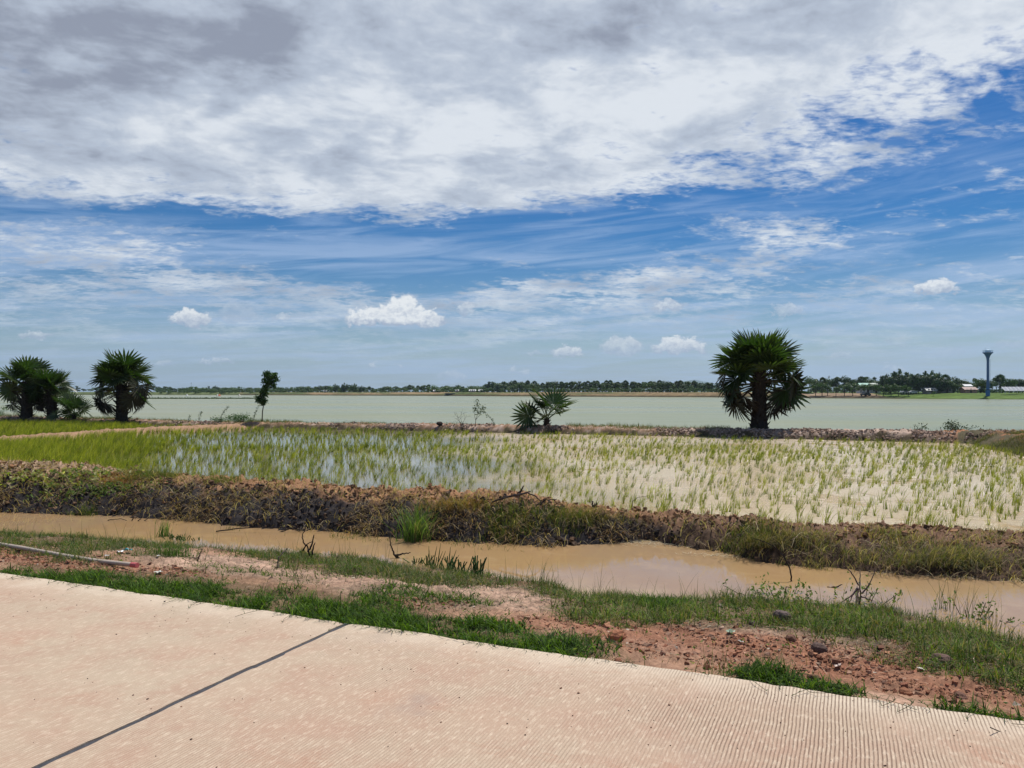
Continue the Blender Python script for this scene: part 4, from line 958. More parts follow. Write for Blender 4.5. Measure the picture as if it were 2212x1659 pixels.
# ================================================================== grass, rice, gravel
def blades(b, P, h, w, az_, lean, cols, segs=3, tipk=1.25, curl=1.7):
    n = len(P); h = np.broadcast_to(h, (n,))[:, None]; w = np.broadcast_to(w, (n,))[:, None]; lean = np.broadcast_to(lean, (n,))[:, None]
    d = np.c_[np.cos(az_), np.sin(az_), np.zeros(n)]; fa = az_ + rng.uniform(.6, 2.5, n); s = np.c_[np.cos(fa), np.sin(fa), np.zeros(n)]
    lv = []
    for k in range(segs + 1):
        t = k / segs; c = P + d * lean * h * t ** curl + np.array([0, 0, 1.]) * h * t * np.sqrt(np.clip(1 - .42 * lean ** 2 * t, .05, 1)) - np.array([0, 0, 1.]) * h * .35 * np.clip(lean - .8, 0, 1) * t * t
        ww = w * (1 - t) ** .6 * .5
        if k < segs: lv += [c - s * ww, c + s * ww]
        else: lv += [c]
    m = 2 * segs + 1; V = np.stack(lv, 1).reshape(-1, 3); i = np.arange(n)[:, None] * m
    Fq = np.concatenate([i + np.array([[2 * k, 2 * k + 1, 2 * k + 3, 2 * k + 2]]) for k in range(segs - 1)]) if segs > 1 else np.zeros((0, 4), int)
    Ft = i + np.array([[2 * segs - 2, 2 * segs - 1, 2 * segs]])
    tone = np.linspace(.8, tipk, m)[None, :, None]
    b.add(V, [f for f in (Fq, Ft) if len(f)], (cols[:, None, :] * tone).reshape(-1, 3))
def pick(cols, n, var=.3):
    return np.asarray(cols)[rng.integers(len(cols), size=n)] * rng.uniform(1 - var, 1 + var, (n, 1))
def scatter(x0, x1, y0, y1, dens, fn, zguess=-.15):
    n = int((x1 - x0) * (y1 - y0) * dens); x = rng.uniform(x0, x1, n); y = rng.uniform(y0, y1, n)
    k = (np.abs(x) < .76 * y + 1.2); x, y = x[k], y[k]
    k = rng.random(len(x)) < fn(x, y); x, y = x[k], y[k]
    return np.c_[x, y, height(x, y) - .004]
def vz(lst, jx=40, jy=12):
    def f(x, y):
        sx, sy = survey(np.c_[x, y, height(x, y, False)])
        return zones(sx + fbm(x, y, 1.5, 3, 401) * jx, sy + fbm(x, y, 1.9, 3, 403) * jy, lst)
    return f
onverge = lambda x, y: (y > Yr(x) + .02) & (y < Yn(x) + .08)
lush, right_, olive, pale, red = vz(Z_LUSH, 60, 9), vz(Z_RIGHT), vz(Z_OLIVE), vz(Z_PALE), vz(Z_RED)
# lush strip along the slab edge, blades flopping onto the concrete
b = MB()
edge = lambda x, y: (y > Yr(x) - .01)
def lushf(x, y):
    d = (y - Yr(x)) * .917; w = np.interp(x, [-12, -5.0, -4.2, -2, -.6, .2, .62, .75], [.35, .36, .62, .74, .82, .66, .34, 0]) + fbm(x, y, 1.3, 3, 409) * .28
    m = sst(d, w + .08, w - .12) * np.clip(.58 + fbm(x, y, 3.8, 3, 411) * 2.4, .04, 1) + .38 * lush(x, y) * sst(fbm(x, y, 1.9, 3, 413), -.1, .4) * (x < 1.2) * (x > -3.6)
    m2 = lush(x, y) * (x > 1.2)
    return (d > -.005) * (y < Yn(x)) * np.clip(np.where(x > .75, 0, m) + m2, 0, 1)
P = scatter(-9, 5, 2.8, 11, 8000, lushf)
n = len(P); toroad = np.exp(-(P[:, 1] - Yr(P[:, 0])) / .12)
a = rng.uniform(0, 6.28, n); a = np.where(rng.random(n) < .35 + .5 * toroad, rng.normal(R(-100), .6, n), a)
blades(b, P, rng.uniform(.05, .13, n) * (.65 + .7 * vn(P[:, 0] * 5, P[:, 1] * 5, 3)), rng.uniform(.006, .012, n), a, rng.uniform(.5, 2.1, n), pick([(.05, .10, .016), (.07, .135, .02), (.12, .19, .035), (.026, .05, .012), (.038, .075, .014)], n))
# runners creeping out onto the concrete
for q in range(70):
    x = rng.uniform(-4.6, 1.2) if q < 50 else rng.uniform(1.2, 3.2); y = Yr(x) + .02; a0 = R(-105) + rng.normal(0, .7); L = rng.uniform(.06, .22)
    ts = np.linspace(0, 1, 5); pts = np.c_[x + np.cos(a0 + ts * rng.normal(0, .8)) * L * ts, y + np.sin(a0 + ts * rng.normal(0, .8)) * L * ts, .006 + .012 * np.sin(ts * 3)]
    b.tube(pts, .0016, 3, (.05, .08, .03), False)
    k = rng.integers(1, 5, size=5); blades(b, pts[k] , .035, .004, rng.uniform(0, 6.28, 5), np.full(5, 1.2), pick([(.035, .09, .025)], 5), 2)
tag(b.build('verge_grass', M_leaf), 'strip of short dark green grass along the concrete edge', 'grass', kind='stuff')
# taller mixed grass near the ditch
b = MB()
f = lambda x, y: onverge(x, y) * right_(x, y) * np.clip(.45 + fbm(x, y, 2.6, 4, 421) * 2.3, .04, 1)
P = scatter(-1, 8, 2.8, 10, 4200, f); n = len(P); nz = vn(P[:, 0] * 2.2, P[:, 1] * 2.2, 5)
blades(b, P, rng.uniform(.04, .17, n) * (.45 + 1.0 * nz), rng.uniform(.004, .010, n), rng.uniform(0, 6.28, n), rng.uniform(.2, 2.2, n), pick([(.06, .10, .022), (.09, .15, .03), (.14, .20, .035), (.03, .06, .016), (.16, .14, .06), (.22, .18, .10)], n) * (.6 + .8 * vn(P[:, 0] * 3.1, P[:, 1] * 3.1, 15))[:, None])
f = lambda x, y: onverge(x, y) * olive(x, y) * np.clip(.62 + fbm(x, y, 2.6, 4, 423) * 2.2, .05, 1)
P = scatter(-12, 4, 5, 15, 3400, f); n = len(P)
blades(b, P, rng.uniform(.04, .15, n), rng.uniform(.005, .011, n), rng.uniform(0, 6.28, n), rng.uniform(.3, 2.4, n), pick([(.07, .12, .025), (.09, .13, .03), (.12, .14, .045), (.06, .09, .03), (.19, .16, .085), (.24, .19, .11), (.05, .10, .03)], n))
# fringe along the near waterline, a few tall stalks
def fringe(x, y): d = Yn(x) - y; return (d > -.1) * (d < .55) * np.clip(.6 + fbm(x, y, 2.0, 2, 425) * 1.6, .06, 1)
P = scatter(-12, 9, 4, 16, 1800, fringe); n = len(P)
blades(b, P, rng.uniform(.04, .13, n), rng.uniform(.003, .007, n), rng.uniform(0, 6.28, n), rng.uniform(.1, 1.1, n), pick([(.06, .11, .03), (.09, .12, .04), (.045, .085, .03), (.17, .14, .08)], n))
k = (rng.random(n) < .02); Q = P[k]; blades(b, Q, rng.uniform(.2, .42, len(Q)), .005, rng.uniform(0, 6.28, len(Q)), rng.uniform(.05, .5, len(Q)), pick([(.06, .10, .035), (.13, .11, .06)], len(Q)), 4)
# thin general cover, and more of it out of frame
def sparse(x, y):
    out = (np.abs(x) > .68 * y)
    return onverge(x, y) * np.clip(.10 + .40 * sst(fbm(x, y, 2.4, 3, 431), .05, .5) + .5 * out, 0, 1) * (1 - .7 * red(x, y)) * (1 - .6 * pale(x, y))
P = scatter(-12, 10, 2.6, 15, 900, sparse); n = len(P)
blades(b, P, rng.uniform(.03, .10, n), rng.uniform(.003, .006, n), rng.uniform(0, 6.28, n), rng.uniform(.3, 1.5, n), pick([(.06, .11, .03), (.18, .14, .08), (.045, .085, .03)], n))
# low broad-leaved weeds mixed in
def weedf(x, y): return onverge(x, y) * np.clip(right_(x, y) * .8 + olive(x, y) * .6 + .15, 0, 1) * sst(fbm(x, y, 2.2, 3, 433), .0, .35)
P = scatter(-12, 8, 3, 15, 700, weedf); n = len(P); P[:, 2] += rng.uniform(.005, .07, n)
leaves(b, P, int(n * 1.6), (.01, .01, .01), .026, [(.08, .15, .03), (.13, .21, .045), (.05, .10, .02), (.19, .23, .07)], rng, .5, .5)
# sprouts standing in the ditch along its far foot
def ditchf(x, y): d = Yf(x) - y; return (d > -.15) * (d < .55) * sst(x, .3, -.6) * sst(x, -6.5, -5.5) * sst(fbm(x, y, 1.5, 3, 435), -.05, .3)
P = scatter(-8, 1, 10, 15, 420, ditchf); n = len(P); P[:, 2] = ZD - .02
blades(b, P, rng.uniform(.05, .16, n), .008, rng.uniform(0, 6.28, n), rng.uniform(.2, 1.6, n), pick([(.13, .14, .05), (.22, .18, .09), (.09, .12, .04)], n), 3)
tag(b.build('bank_grass', M_leaf), 'mixed green and straw coloured grass on the near bank of the ditch', 'grass', kind='stuff')
# dry straw and dead stems lying about
b = MB()
def strawf(x, y): return onverge(x, y) * np.clip(.25 + .9 * pale(x, y) + .5 * olive(x, y) + .25 * right_(x, y) - .3 * red(x, y), .03, 1) * sst(y, Yr(x) + .3, Yr(x) + .7) * np.clip(.6 + fbm(x, y, 3, 2, 441), .05, 1)
P = scatter(-12, 9, 3, 15, 900, strawf); n = len(P); P[:, 2] += .012
blades(b, P, rng.uniform(.012, .03, n), rng.uniform(.003, .006, n), rng.uniform(0, 6.28, n), rng.uniform(3, 8, n), pick([(.36, .28, .19), (.26, .19, .12), (.16, .11, .075), (.42, .34, .24), (.09, .065, .05)], n), 3, 1.05, 1.0)
tag(b.build('dry_straw', M_dryleaf), 'dry straw and dead stems strewn over the pale soil of the near bank', 'straw', kind='stuff')

# ---- bund beside the ditch
b = MB()
onb = lambda x, y: (y > Yf(x) - .12) & (y < Yc(x) + .75)
tbf = lambda x, y: np.clip((y - Yf(x)) / (Yc(x) - Yf(x)), 0, 1.3)
def rightveg(x, y): return onb(x, y) * sst(x, 1.6, 3.4) * np.clip(.28 + fbm(x, y, 1.7, 4, 451) * 2.4, .04, 1) * (1 - .75 * sst(tbf(x, y) + .25 * fbm(x, y, 2, 2, 452), .62, .85))
P = scatter(1, 11, 7, 14, 2600, rightveg); n = len(P); down = rng.normal(R(-95), .9, n)
blades(b, P, rng.uniform(.05, .17, n), rng.uniform(.004, .008, n), down, rng.uniform(.3, 1.5, n), pick([(.10, .13, .045), (.15, .17, .07), (.06, .09, .03), (.30, .23, .15), (.22, .165, .11), (.38, .31, .21), (.16, .12, .085)], n))
G1 = [(.0, 12.0, .5), (.9, 12.05, .45), (-7.3, 15.6, .6), (-5.6, 15.0, .35), (3.4, 11.0, .4), (-8.0, 14.3, .3)]
def greens(x, y):
    m = 0
    for cx, cy, r_ in G1: m = np.maximum(m, sst(np.hypot((x - cx), (y - cy) * 1.4), r_ * 1.3, r_ * .5))
    return m * onb(x, y)
P = scatter(-9, 5, 10, 17, 2200, greens); n = len(P)
blades(b, P, rng.uniform(.08, .22, n), rng.uniform(.004, .008, n), rng.normal(R(-90), 1.2, n), rng.uniform(.2, 1.1, n), pick([(.08, .13, .03), (.12, .15, .04), (.06, .10, .025), (.18, .15, .07)], n))
def leftv(x, y): return onb(x, y) * sst(x, 2.4, 1.0) * sst(fbm(x, y, 1.8, 3, 455), -.25, .25) * np.where(tbf(x, y) < .25, 1.3, .8)
P = scatter(-13, 3, 10, 20, 900, leftv); n = len(P)
blades(b, P, rng.uniform(.05, .18, n), rng.uniform(.006, .012, n), rng.normal(R(-90), 1.1, n), rng.uniform(.8, 3.0, n), pick([(.50, .38, .22), (.36, .25, .13), (.30, .20, .11), (.20, .13, .07), (.40, .30, .17), (.11, .08, .05), (.34, .21, .10)], n))
def topg(x, y): return onb(x, y) * sst(x, -4.0, -5.2) * (tbf(x, y) > .3) * np.clip(.5 + fbm(x, y, 1.6, 3, 457) * 1.6, .0, 1)
P = scatter(-14, -3.5, 13, 20, 900, topg); n = len(P)
blades(b, P, rng.uniform(.03, .10, n), rng.uniform(.004, .008, n), rng.uniform(0, 6.28, n), rng.uniform(.3, 1.5, n), pick([(.09, .14, .035), (.13, .16, .05), (.22, .19, .09)], n))
P = scatter(-13, 10, 7, 20, 110, lambda x, y: onb(x, y) * (tbf(x, y) < .8)); n = len(P); P[:, 2] += .03
blades(b, P, rng.uniform(.10, .30, n), rng.uniform(.007, .011, n), rng.normal(R(-90), 1.1, n), rng.uniform(.8, 1.9, n), pick([(.50, .42, .28), (.38, .29, .18), (.30, .21, .12)], n), 4, 1.0)
tag(b.build('bund_grass', M_leaf), 'tangled brown and olive grass on the bund between ditch and rice field', 'grass', kind='stuff')
# straw heaps: combed dry tufts hanging over the dark clay
def tuft(name, loc, n, h, spread, lean, cols, label, cat, w=.009, az0=R(-90), azs=1.2, segs=4, var=.3):
    b = MB(); P = np.c_[rng.normal(0, spread[0], n), rng.normal(0, spread[1], n), rng.uniform(-.05, .02, n)]
    blades(b, P, rng.uniform(h[0], h[1], n), w, rng.normal(az0, azs, n), rng.uniform(lean[0], lean[1], n), pick(cols, n, var), segs)
    o = b.build(name, M_leaf); o.location = loc; return tag(o, label, cat)
STR_ = [(.34, .24, .12), (.26, .17, .08), (.40, .30, .17), (.30, .17, .07)]
def gp(X, Y, z=None):
    return aim(X, Y, -.3 if z is None else z)
tuft('straw_heap', gp(375, 1085, -.45), 1100, (.12, .42), (.34, .16), (.6, 2.0), STR_, 'light brown straw heap drooping over the dark bank at the left', 'straw heap')
tuft('straw_heap', gp(262, 1090, -.45), 420, (.12, .38), (.14, .1), (.6, 1.8), [(.32, .15, .06), (.26, .15, .08)], 'rusty orange dead tuft at the left of the light brown straw heap', 'straw heap')
tuft('straw_heap', gp(985, 1108, -.35), 700, (.10, .32), (.30, .16), (.5, 1.8), [(.30, .17, .07), (.22, .15, .07), (.14, .13, .05)], 'orange brown grass mound beside the tall green ditch grass', 'grass mound')
tuft('grass_mound', gp(1075, 1140, -.5), 1500, (.12, .36), (.42, .13), (.4, 1.6), [(.10, .13, .04), (.15, .15, .06), (.26, .2, .11), (.08, .10, .03)], 'olive green grass mound hanging into the ditch right of the orange one', 'grass mound')
tuft('grass_mound', gp(1245, 1140, -.5), 900, (.10, .34), (.45, .12), (.5, 1.8), [(.22, .17, .10), (.15, .13, .07), (.10, .10, .04)], 'dull brown grass mound hanging into the ditch before the narrowest water', 'grass mound')
tuft('grass_mound', gp(1680, 1195, -.5), 900, (.10, .30), (.30, .12), (.4, 1.5), [(.07, .08, .03), (.13, .11, .06), (.20, .16, .10)], 'dark rounded grass mound overhanging the ditch behind the arching stem', 'grass mound')
tuft('grass_mound', gp(2050, 1215, -.5), 1300, (.10, .34), (.42, .14), (.4, 1.6), [(.09, .11, .04), (.16, .14, .08), (.24, .19, .12)], 'shaggy grey green grass mound at the right end of the bund', 'grass mound')
# yellow-green creeper with pale leaves, lower left of the bund
def creeper(name, ctr, n, spread, label, cols, size=.07):
    P = np.c_[rng.normal(ctr[0], spread[0], n), rng.normal(ctr[1], spread[1], n)]; z = height(P[:, 0], P[:, 1]) + np.abs(rng.normal(0, .05, n)); z = np.maximum(z, ZD + .02)
    b = MB(); leaves(b, np.c_[P, z], int(n * 1.6), (.02, .02, .02), size, cols, rng, .5, .4); tag(b.build(name, M_leaf), label, 'creeper')
c1 = gp(95, 1092, -.5); creeper('creeper', c1, 620, (1.0, .20), 'pale yellow green creeper trailing into the left end of the ditch', [(.32, .36, .10), (.22, .28, .07), (.48, .46, .24), (.28, .2, .11)], .09)
c1 = gp(215, 1105, -.55); creeper('creeper', c1, 500, (.6, .14), 'mid green creeper at the waterline right of the pale creeper', [(.10, .17, .04), (.16, .2, .06)])
c1 = atz(190, 1022, .0); creeper('creeper', c1, 300, (.42, .18), 'green leafy creeper on the crest of the bund beside the rice', [(.11, .19, .05), (.16, .24, .08)])
# bigger clods on the bund and gravel on the verge
def stones(n, P, size, cols, name, label, cat, mat=M_soil, sq=.6):
    base = np.array([[-1, -1, -1], [1, -1, -1], [1, 1, -1], [-1, 1, -1], [-1, -1, 1], [1, -1, 1], [1, 1, 1], [-1, 1, 1]], float) * .5
    Fb = np.array([[0, 3, 2, 1], [4, 5, 6, 7], [0, 1, 5, 4], [1, 2, 6, 5], [2, 3, 7, 6], [3, 0, 4, 7]])
    J = base[None] * (1 + rng.uniform(-.45, .3, (n, 8, 3))); a = rng.uniform(0, 6.28, n); tl = rng.normal(0, .5, n)
    ca, sa, ct, st = np.cos(a)[:, None], np.sin(a)[:, None], np.cos(tl)[:, None], np.sin(tl)[:, None]
    x, y, z = J[..., 0], J[..., 1] * rng.uniform(.6, 1, (n, 1)), J[..., 2] * sq
    y, z = y * ct - z * st, y * st + z * ct; x, y = x * ca - y * sa, x * sa + y * ca
    V = np.stack([x, y, z], -1) * size[:, None, None] + P[:, None]; b = MB()
    b.add(V.reshape(-1, 3), [(np.arange(n)[:, None, None] * 8 + Fb[None]).reshape(-1, 4)], np.repeat(pick(cols, n, .35), 8, 0))
    return tag(b.build(name, mat), label, cat, kind='stuff')
P = scatter(-9, 9, 2.7, 9, 3800, lambda x, y: onverge(x, y) * (y > Yr(x) + .06) * red(x, y) * np.clip(.5 + fbm(x, y, 3, 3, 471) * 1.6, .03, 1)); n = len(P)
stones(n, P, np.exp(rng.normal(-4.35, .5, n)).clip(.005, .05), [(.26, .12, .07), (.34, .17, .10), (.18, .09, .06), (.30, .13, .08), (.36, .22, .15)], 'gravel', 'red laterite gravel spread over the verge beside the road', 'gravel')
P = scatter(-12, 9, 2.7, 15, 90, lambda x, y: onverge(x, y) * (y > Yr(x) + .06) * np.clip(.5 + fbm(x, y, 2, 3, 473), .03, 1)); n = len(P)
stones(n, P, np.exp(rng.normal(-4.35, .5, n)).clip(.005, .05), [(.34, .24, .17), (.22, .13, .09), (.45, .38, .3), (.14, .10, .08)], 'pebbles', 'scattered pebbles and crumbs of earth on the near bank', 'pebbles')
P = scatter(-13, 9, 8, 20, 420, lambda x, y: onb(x, y) * sst(tbf(x, y), .35, .7) * np.clip(.55 + fbm(x, y, 2.5, 3, 475) * 1.3, .04, 1)); n = len(P)
stones(n, P, np.exp(rng.normal(-3.5, .5, n)).clip(.012, .09), [(.21, .115, .065), (.32, .18, .10), (.13, .075, .045), (.27, .145, .075)], 'earth_clods', 'rough brown clods of dug earth along the crest of the bund', 'earth clods', sq=.8)
def fcrest(x, y): d = y - Yfb(x); return (d > -1.0) * (d < .9) * sst(fbm(x, y, .9, 3, 477) + .35 * ((x > 7) & (x < 19)), -.05, .3)
n0 = 30000; x = rng.uniform(-38, 26, n0); y = Yfb(x) + rng.uniform(-1.1, .9, n0); k = rng.random(n0) < fcrest(x, y); P = np.c_[x[k], y[k], height(x[k], y[k])]; n = len(P)
stones(n, P, rng.uniform(.03, .09, n), [(.42, .31, .24), (.30, .21, .16), (.22, .15, .11), (.45, .36, .30)], 'far_clods', 'pale broken clods of earth along the far bund', 'earth clods', sq=.7)
# grass on the far, left and right bunds
b = MB()
n0 = 60000; x = rng.uniform(-40, 28, n0); y = Yfb(x) + rng.uniform(-1.3, 1.6, n0)
g_ = sst(fbm(x, y * .3, .5, 3, 481), -.25, .35) * np.where(y > Yfb(x) + .2, 1, .45) * np.where((x > 18.5), .5, 1); k = rng.random(n0) < g_; x, y = x[k], y[k]; n = len(x)
blades(b, np.c_[x, y, height(x, y) - .02], rng.uniform(.08, .28, n) * (.5 + .9 * vn(x * .7, y * .7, 6)), .014, rng.uniform(0, 6.28, n), rng.uniform(.2, 1.2, n), pick([(.09, .13, .045), (.12, .15, .06), (.19, .16, .09), (.06, .09, .035)], n), 2)
def ribbon(pl_, w, n0, dens_seed, cols, hh, thr):
    global b
    pl_ = np.array(pl_); L = np.linalg.norm(np.diff(pl_[:, :2], axis=0), axis=1); k = rng.choice(len(L), n0, p=L / L.sum()); t = rng.random(n0)
    q = pl_[k, :2] * (1 - t[:, None]) + pl_[k + 1, :2] * t[:, None]; d = (pl_[k + 1, :2] - pl_[k, :2]) / L[k][:, None]; o = rng.uniform(-w, w, n0)
    x = q[:, 0] - d[:, 1] * o; y = q[:, 1] + d[:, 0] * o; m = rng.random(n0) < sst(fbm(x, y, .8, 3, dens_seed), thr, thr + .5); x, y = x[m], y[m]
    z = height(x, y); m = z > ZP; x, y, z = x[m], y[m], z[m]; n = len(x)
    blades(b, np.c_[x, y, z - .02], rng.uniform(hh * .4, hh, n), .010, rng.uniform(0, 6.28, n), rng.uniform(.3, 1.4, n), pick(cols, n), 2)
ribbon(RB[:4], 2.9, 90000, 483, [(.08, .10, .04), (.11, .13, .05), (.22, .17, .10), (.06, .075, .03)], .24, -.25)
ribbon(LB[:5], 1.1, 9000, 485, [(.10, .13, .04), (.24, .19, .11)], .12, .0)
tag(b.build('far_grass', M_leaf), 'short grass tufts along the bunds on the far side of the rice fields', 'grass', kind='stuff')

# ---- rice
def rice_ok(x, y):
    z = height(x, y, False); return (z < ZP - .02) & (y > Yc(x) + .75) & (y < Yfb(x) - 1.2)
pts = []
yy = 10.5
while yy < 52:
    x0, x1 = -.74 * yy - 1.5, .74 * yy + 2.5
    for xx in np.arange(x0, x1, .1):
        pts.append((xx, yy))
    yy += .16 if yy < 30 else .22
pts = np.array(pts); 
dn = sst(pts[:, 0] + (pts[:, 1] - 20) * -.18 + fbm(pts[:, 0], pts[:, 1], .2, 3, 491) * 5, 1.5, -9) * .12 + .88 * sst(pts[:, 0] / pts[:, 1] + fbm(pts[:, 0], pts[:, 1], .25, 3, 492) * .12, -.40, -.52)
prob = .165 + .40 * dn; prob = prob * np.clip(1 + fbm(pts[:, 0], pts[:, 1], .55, 3, 493) * .9, .25, 1.7)
prob = np.where(pts[:, 1] > 30, prob * .62, prob)
k = rng.random(len(pts)) < prob; pts, dn = pts[k], dn[k]; pts = pts + rng.uniform(-.06, .06, pts.shape)
k = rice_ok(pts[:, 0], pts[:, 1]); pts, dn = pts[k], dn[k]
RC = [(.22, .255, .032), (.30, .32, .042), (.155, .20, .03), (.35, .345, .07), (.11, .14, .022)]
sxp, syp = survey(np.c_[pts, np.full(len(pts), ZP)]); inview = (sxp > 5) & (sxp < 2207); order = np.argsort(np.where(inview, pts[:, 1], 1e9)); near = np.zeros(len(pts), bool); near[order[:300]] = True
var = []
for q in range(16):
    b = MB(); n = int(rng.integers(9, 15)); Pq = np.c_[rng.normal(0, .018, (n, 2)), np.full(n, -.03)]
    blades(b, Pq, rng.uniform(.15, .33, n), rng.uniform(.008, .013, n), np.where(rng.random(n) < .7, rng.normal(.1, .7, n), rng.uniform(0, 6.28, n)), rng.uniform(.1, .75, n), pick(RC, n, .2), 4)
    me = b.mesh('rice_plant'); me.materials.append(M_leaf); var.append(me)
for (x, y), d_ in zip(pts[near], dn[near]):
    o = bpy.data.objects.new('rice_plant', var[rng.integers(16)]); COL.objects.link(o); o.location = (x, y, ZP - .02); o.rotation_euler = (0, 0, rng.normal(0, .4)); s = rng.uniform(.7, 1.15) * (1 + .2 * d_); o.scale = (s, s, s)
    tag(o, 'young rice plant standing in the water of the nearest paddy rows', 'rice plant', 'rice plants in the nearest rows')
q = pts[~near]; dq = dn[~near]; nb = 9; n = len(q) * nb; print('rice clumps', len(q))
Pq = np.repeat(np.c_[q, np.full(len(q), ZP - .03)], nb, 0); Pq[:, :2] += rng.normal(0, .020, (n, 2)); far_ = np.clip((Pq[:, 1] - 14) / 25, 0, 1)
hq = np.repeat((.235 + .12 * dq) * rng.uniform(.75, 1.2, len(q)), nb) * rng.uniform(.6, 1.25, n); lnc = np.repeat(rng.normal(.05, .25, len(q)), nb)
b = MB(); cc = np.repeat(pick(RC, len(q), .15), nb, 0) * rng.uniform(.8, 1.25, (n, 1))
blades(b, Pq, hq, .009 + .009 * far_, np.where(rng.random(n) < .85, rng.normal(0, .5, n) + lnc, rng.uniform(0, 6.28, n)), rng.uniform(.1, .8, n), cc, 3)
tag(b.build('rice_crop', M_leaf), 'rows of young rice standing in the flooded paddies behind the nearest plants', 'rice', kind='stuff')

# ================================================================== single finds
def zp(zx, zy, ox, oy, k): return ((ox + zx * k) * .9357, (oy + zy * k) * .9357)
def stick(name, base, zpts, o, r0, label, cat='twig', col=(.03, .024, .022), r1=None, root_z=None, dd=None):
    """zpts: lists of survey points forming branches, all near the distance of the first one"""
    X, Y = zp(*base, *o); p0 = atz(X, Y, root_z) if root_z is not None else gp(X, Y); dist = p0[1]
    b = MB(); rg = np.random.default_rng(int(X))
    for br in zpts:
        q = np.array([at(*zp(a, c, *o), dist) for a, c in br]); q[:, 1] += np.cumsum(rg.normal(0, .02, len(q)))
        u = np.linspace(0, len(q) - 1, len(q) * 4); q = np.c_[[np.interp(u, np.arange(len(q)), q[:, i]) for i in range(3)]].T
        q += rg.normal(0, r0 * .25, q.shape)
        b.tube(q - p0, np.linspace(r0, r0 * .4, len(q)), 6, np.array(col))
    ob = b.build(name, M_bark); ob.location = p0; return tag(ob, label, cat)
o7 = (600, 1100, .3165); o8 = (1250, 1100, .3165); oR = (1664, 1200, .3165); o3 = (1000, 760, .2712); o6 = (0, 1150, .3165); o2 = (500, 760, .2712); oL = (0, 1050, .226)
stick('twig', (360, 590), [[(365, 595), (350, 520), (318, 480), (310, 430), (345, 360)], [(310, 545), (335, 500), (378, 475)]], o7, .011, 'black hooked twig at the waterline, leftmost of the pair')
stick('twig', (370, 600), [[(372, 600), (385, 530), (403, 482)], [(345, 555), (372, 500), (380, 430)]], o7, .014, 'thick black twig fork just right of the hooked twig')
stick('twig', (1000, 595), [[(1000, 595), (975, 560), (958, 500), (948, 420)], [(980, 575), (1050, 565), (1098, 555)], [(1000, 580), (1020, 600)]], o7, .015, 'curved black stub rising at the water in the middle of the ditch')
stick('stem', (1828, 765), [[(1828, 775), (1815, 680), (1780, 590), (1700, 512), (1620, 475), (1555, 455)]], o8, .010, 'long bare stem arching out of the ditch water to the left', root_z=ZD)
stick('twig', (2120, 805), [[(2080, 810), (2140, 798), (2182, 780)]], o8, .012, 'short dark twig poking up from the ditch right of the arching stem', root_z=ZD)
stick('branch', (1005, 615), [[(1010, 615), (1020, 530), (1008, 480)], [(1020, 530), (1080, 460), (1135, 365)], [(1008, 480), (960, 390), (885, 310)], [(1005, 500), (930, 560), (870, 602)], [(1000, 500), (960, 560), (945, 625)], [(1025, 560), (1085, 585), (1130, 602)]], oR, .009, 'spidery forked branch at the near waterline on the right', 'branch', (.10, .07, .07))
stick('stake', (995, 610), [[(990, 612), (1012, 480), (1014, 370)]], oR, .011, 'pale upright stick standing in the spidery forked branch', 'stick', (.35, .30, .25))
stick('branch', (480, 560), [[(470, 560), (465, 480), (500, 490)], [(180, 600), (230, 580), (300, 590), (370, 600)], [(150, 570), (135, 535), (190, 560)]], oR, .008, 'bent dark twigs lying at the waterline left of the leafy weeds', 'branch')
stick('branch', (560, 1500), [[(250, 1610), (380, 1540), (560, 1440), (800, 1385), (880, 1420), (940, 1500)], [(740, 1390), (775, 1330)], [(600, 1430), (700, 1410), (830, 1375)]], o3, .02, 'long dead branch lying along the crest of the bund', 'branch', (.07, .05, .045))
stick('branch', (850, 1530), [[(800, 1545), (950, 1455), (1055, 1445)], [(900, 1480), (960, 1520)]], o3, .016, 'shorter dead branch lying right of the long one on the bund', 'branch', (.06, .045, .04))
stick('stump', (1370, 1540), [[(1358, 1545), (1360, 1470)], [(1384, 1545), (1386, 1475)], [(1372, 1540), (1372, 1485)]], o3, .028, 'pair of short charred stubs on the bund crest in front of the rice', 'stump')
stick('stump', (838, 1560), [[(838, 1575), (842, 1500), (838, 1448)], [(800, 1560), (835, 1530)], [(820, 1575), (790, 1530)]], o2, .03, 'charred black stump on the face of the bund above the hooked twig', 'stump')
stick('stem', (1690, 1550), [[(1688, 1555), (1692, 1460), (1740, 1425), (1830, 1412)]], o3, .008, 'thin arching stem at the near edge of the rice on the right', 'stem', (.10, .08, .06))
stick('branch', (960, 165), [[(740, 225), (790, 160), (880, 150), (960, 175)], [(960, 165), (985, 130)], [(870, 215), (960, 200), (1040, 240)], [(1010, 165), (1050, 140)], [(1050, 170), (1090, 140)]], o6, .010, 'bent dark twigs half sunk in the left end of the ditch', 'branch', root_z=ZD)
stick('branch', (2000, 250), [[(1580, 240), (1800, 215), (2000, 210), (2212, 215)], [(2010, 260), (2120, 225), (2212, 235)], [(1620, 200), (1600, 170)], [(1880, 215), (1860, 140)]], o6, .011, 'long dark branch floating against the far side of the ditch', 'branch', root_z=ZD)
stick('twig', (1430, 470), [[(1430, 470), (1450, 420), (1475, 370)], [(1440, 440), (1400, 430)]], o6, .012, 'brown bent twig on the pale mound left of the hooked twig', col=(.16, .12, .09))
stick('twig', (2040, 520), [[(2080, 530), (2030, 490), (2040, 430), (2090, 370)], [(2030, 490), (1990, 540)]], o6, .012, 'grey hooked root on the pale mound below the hooked twig', col=(.16, .13, .11))
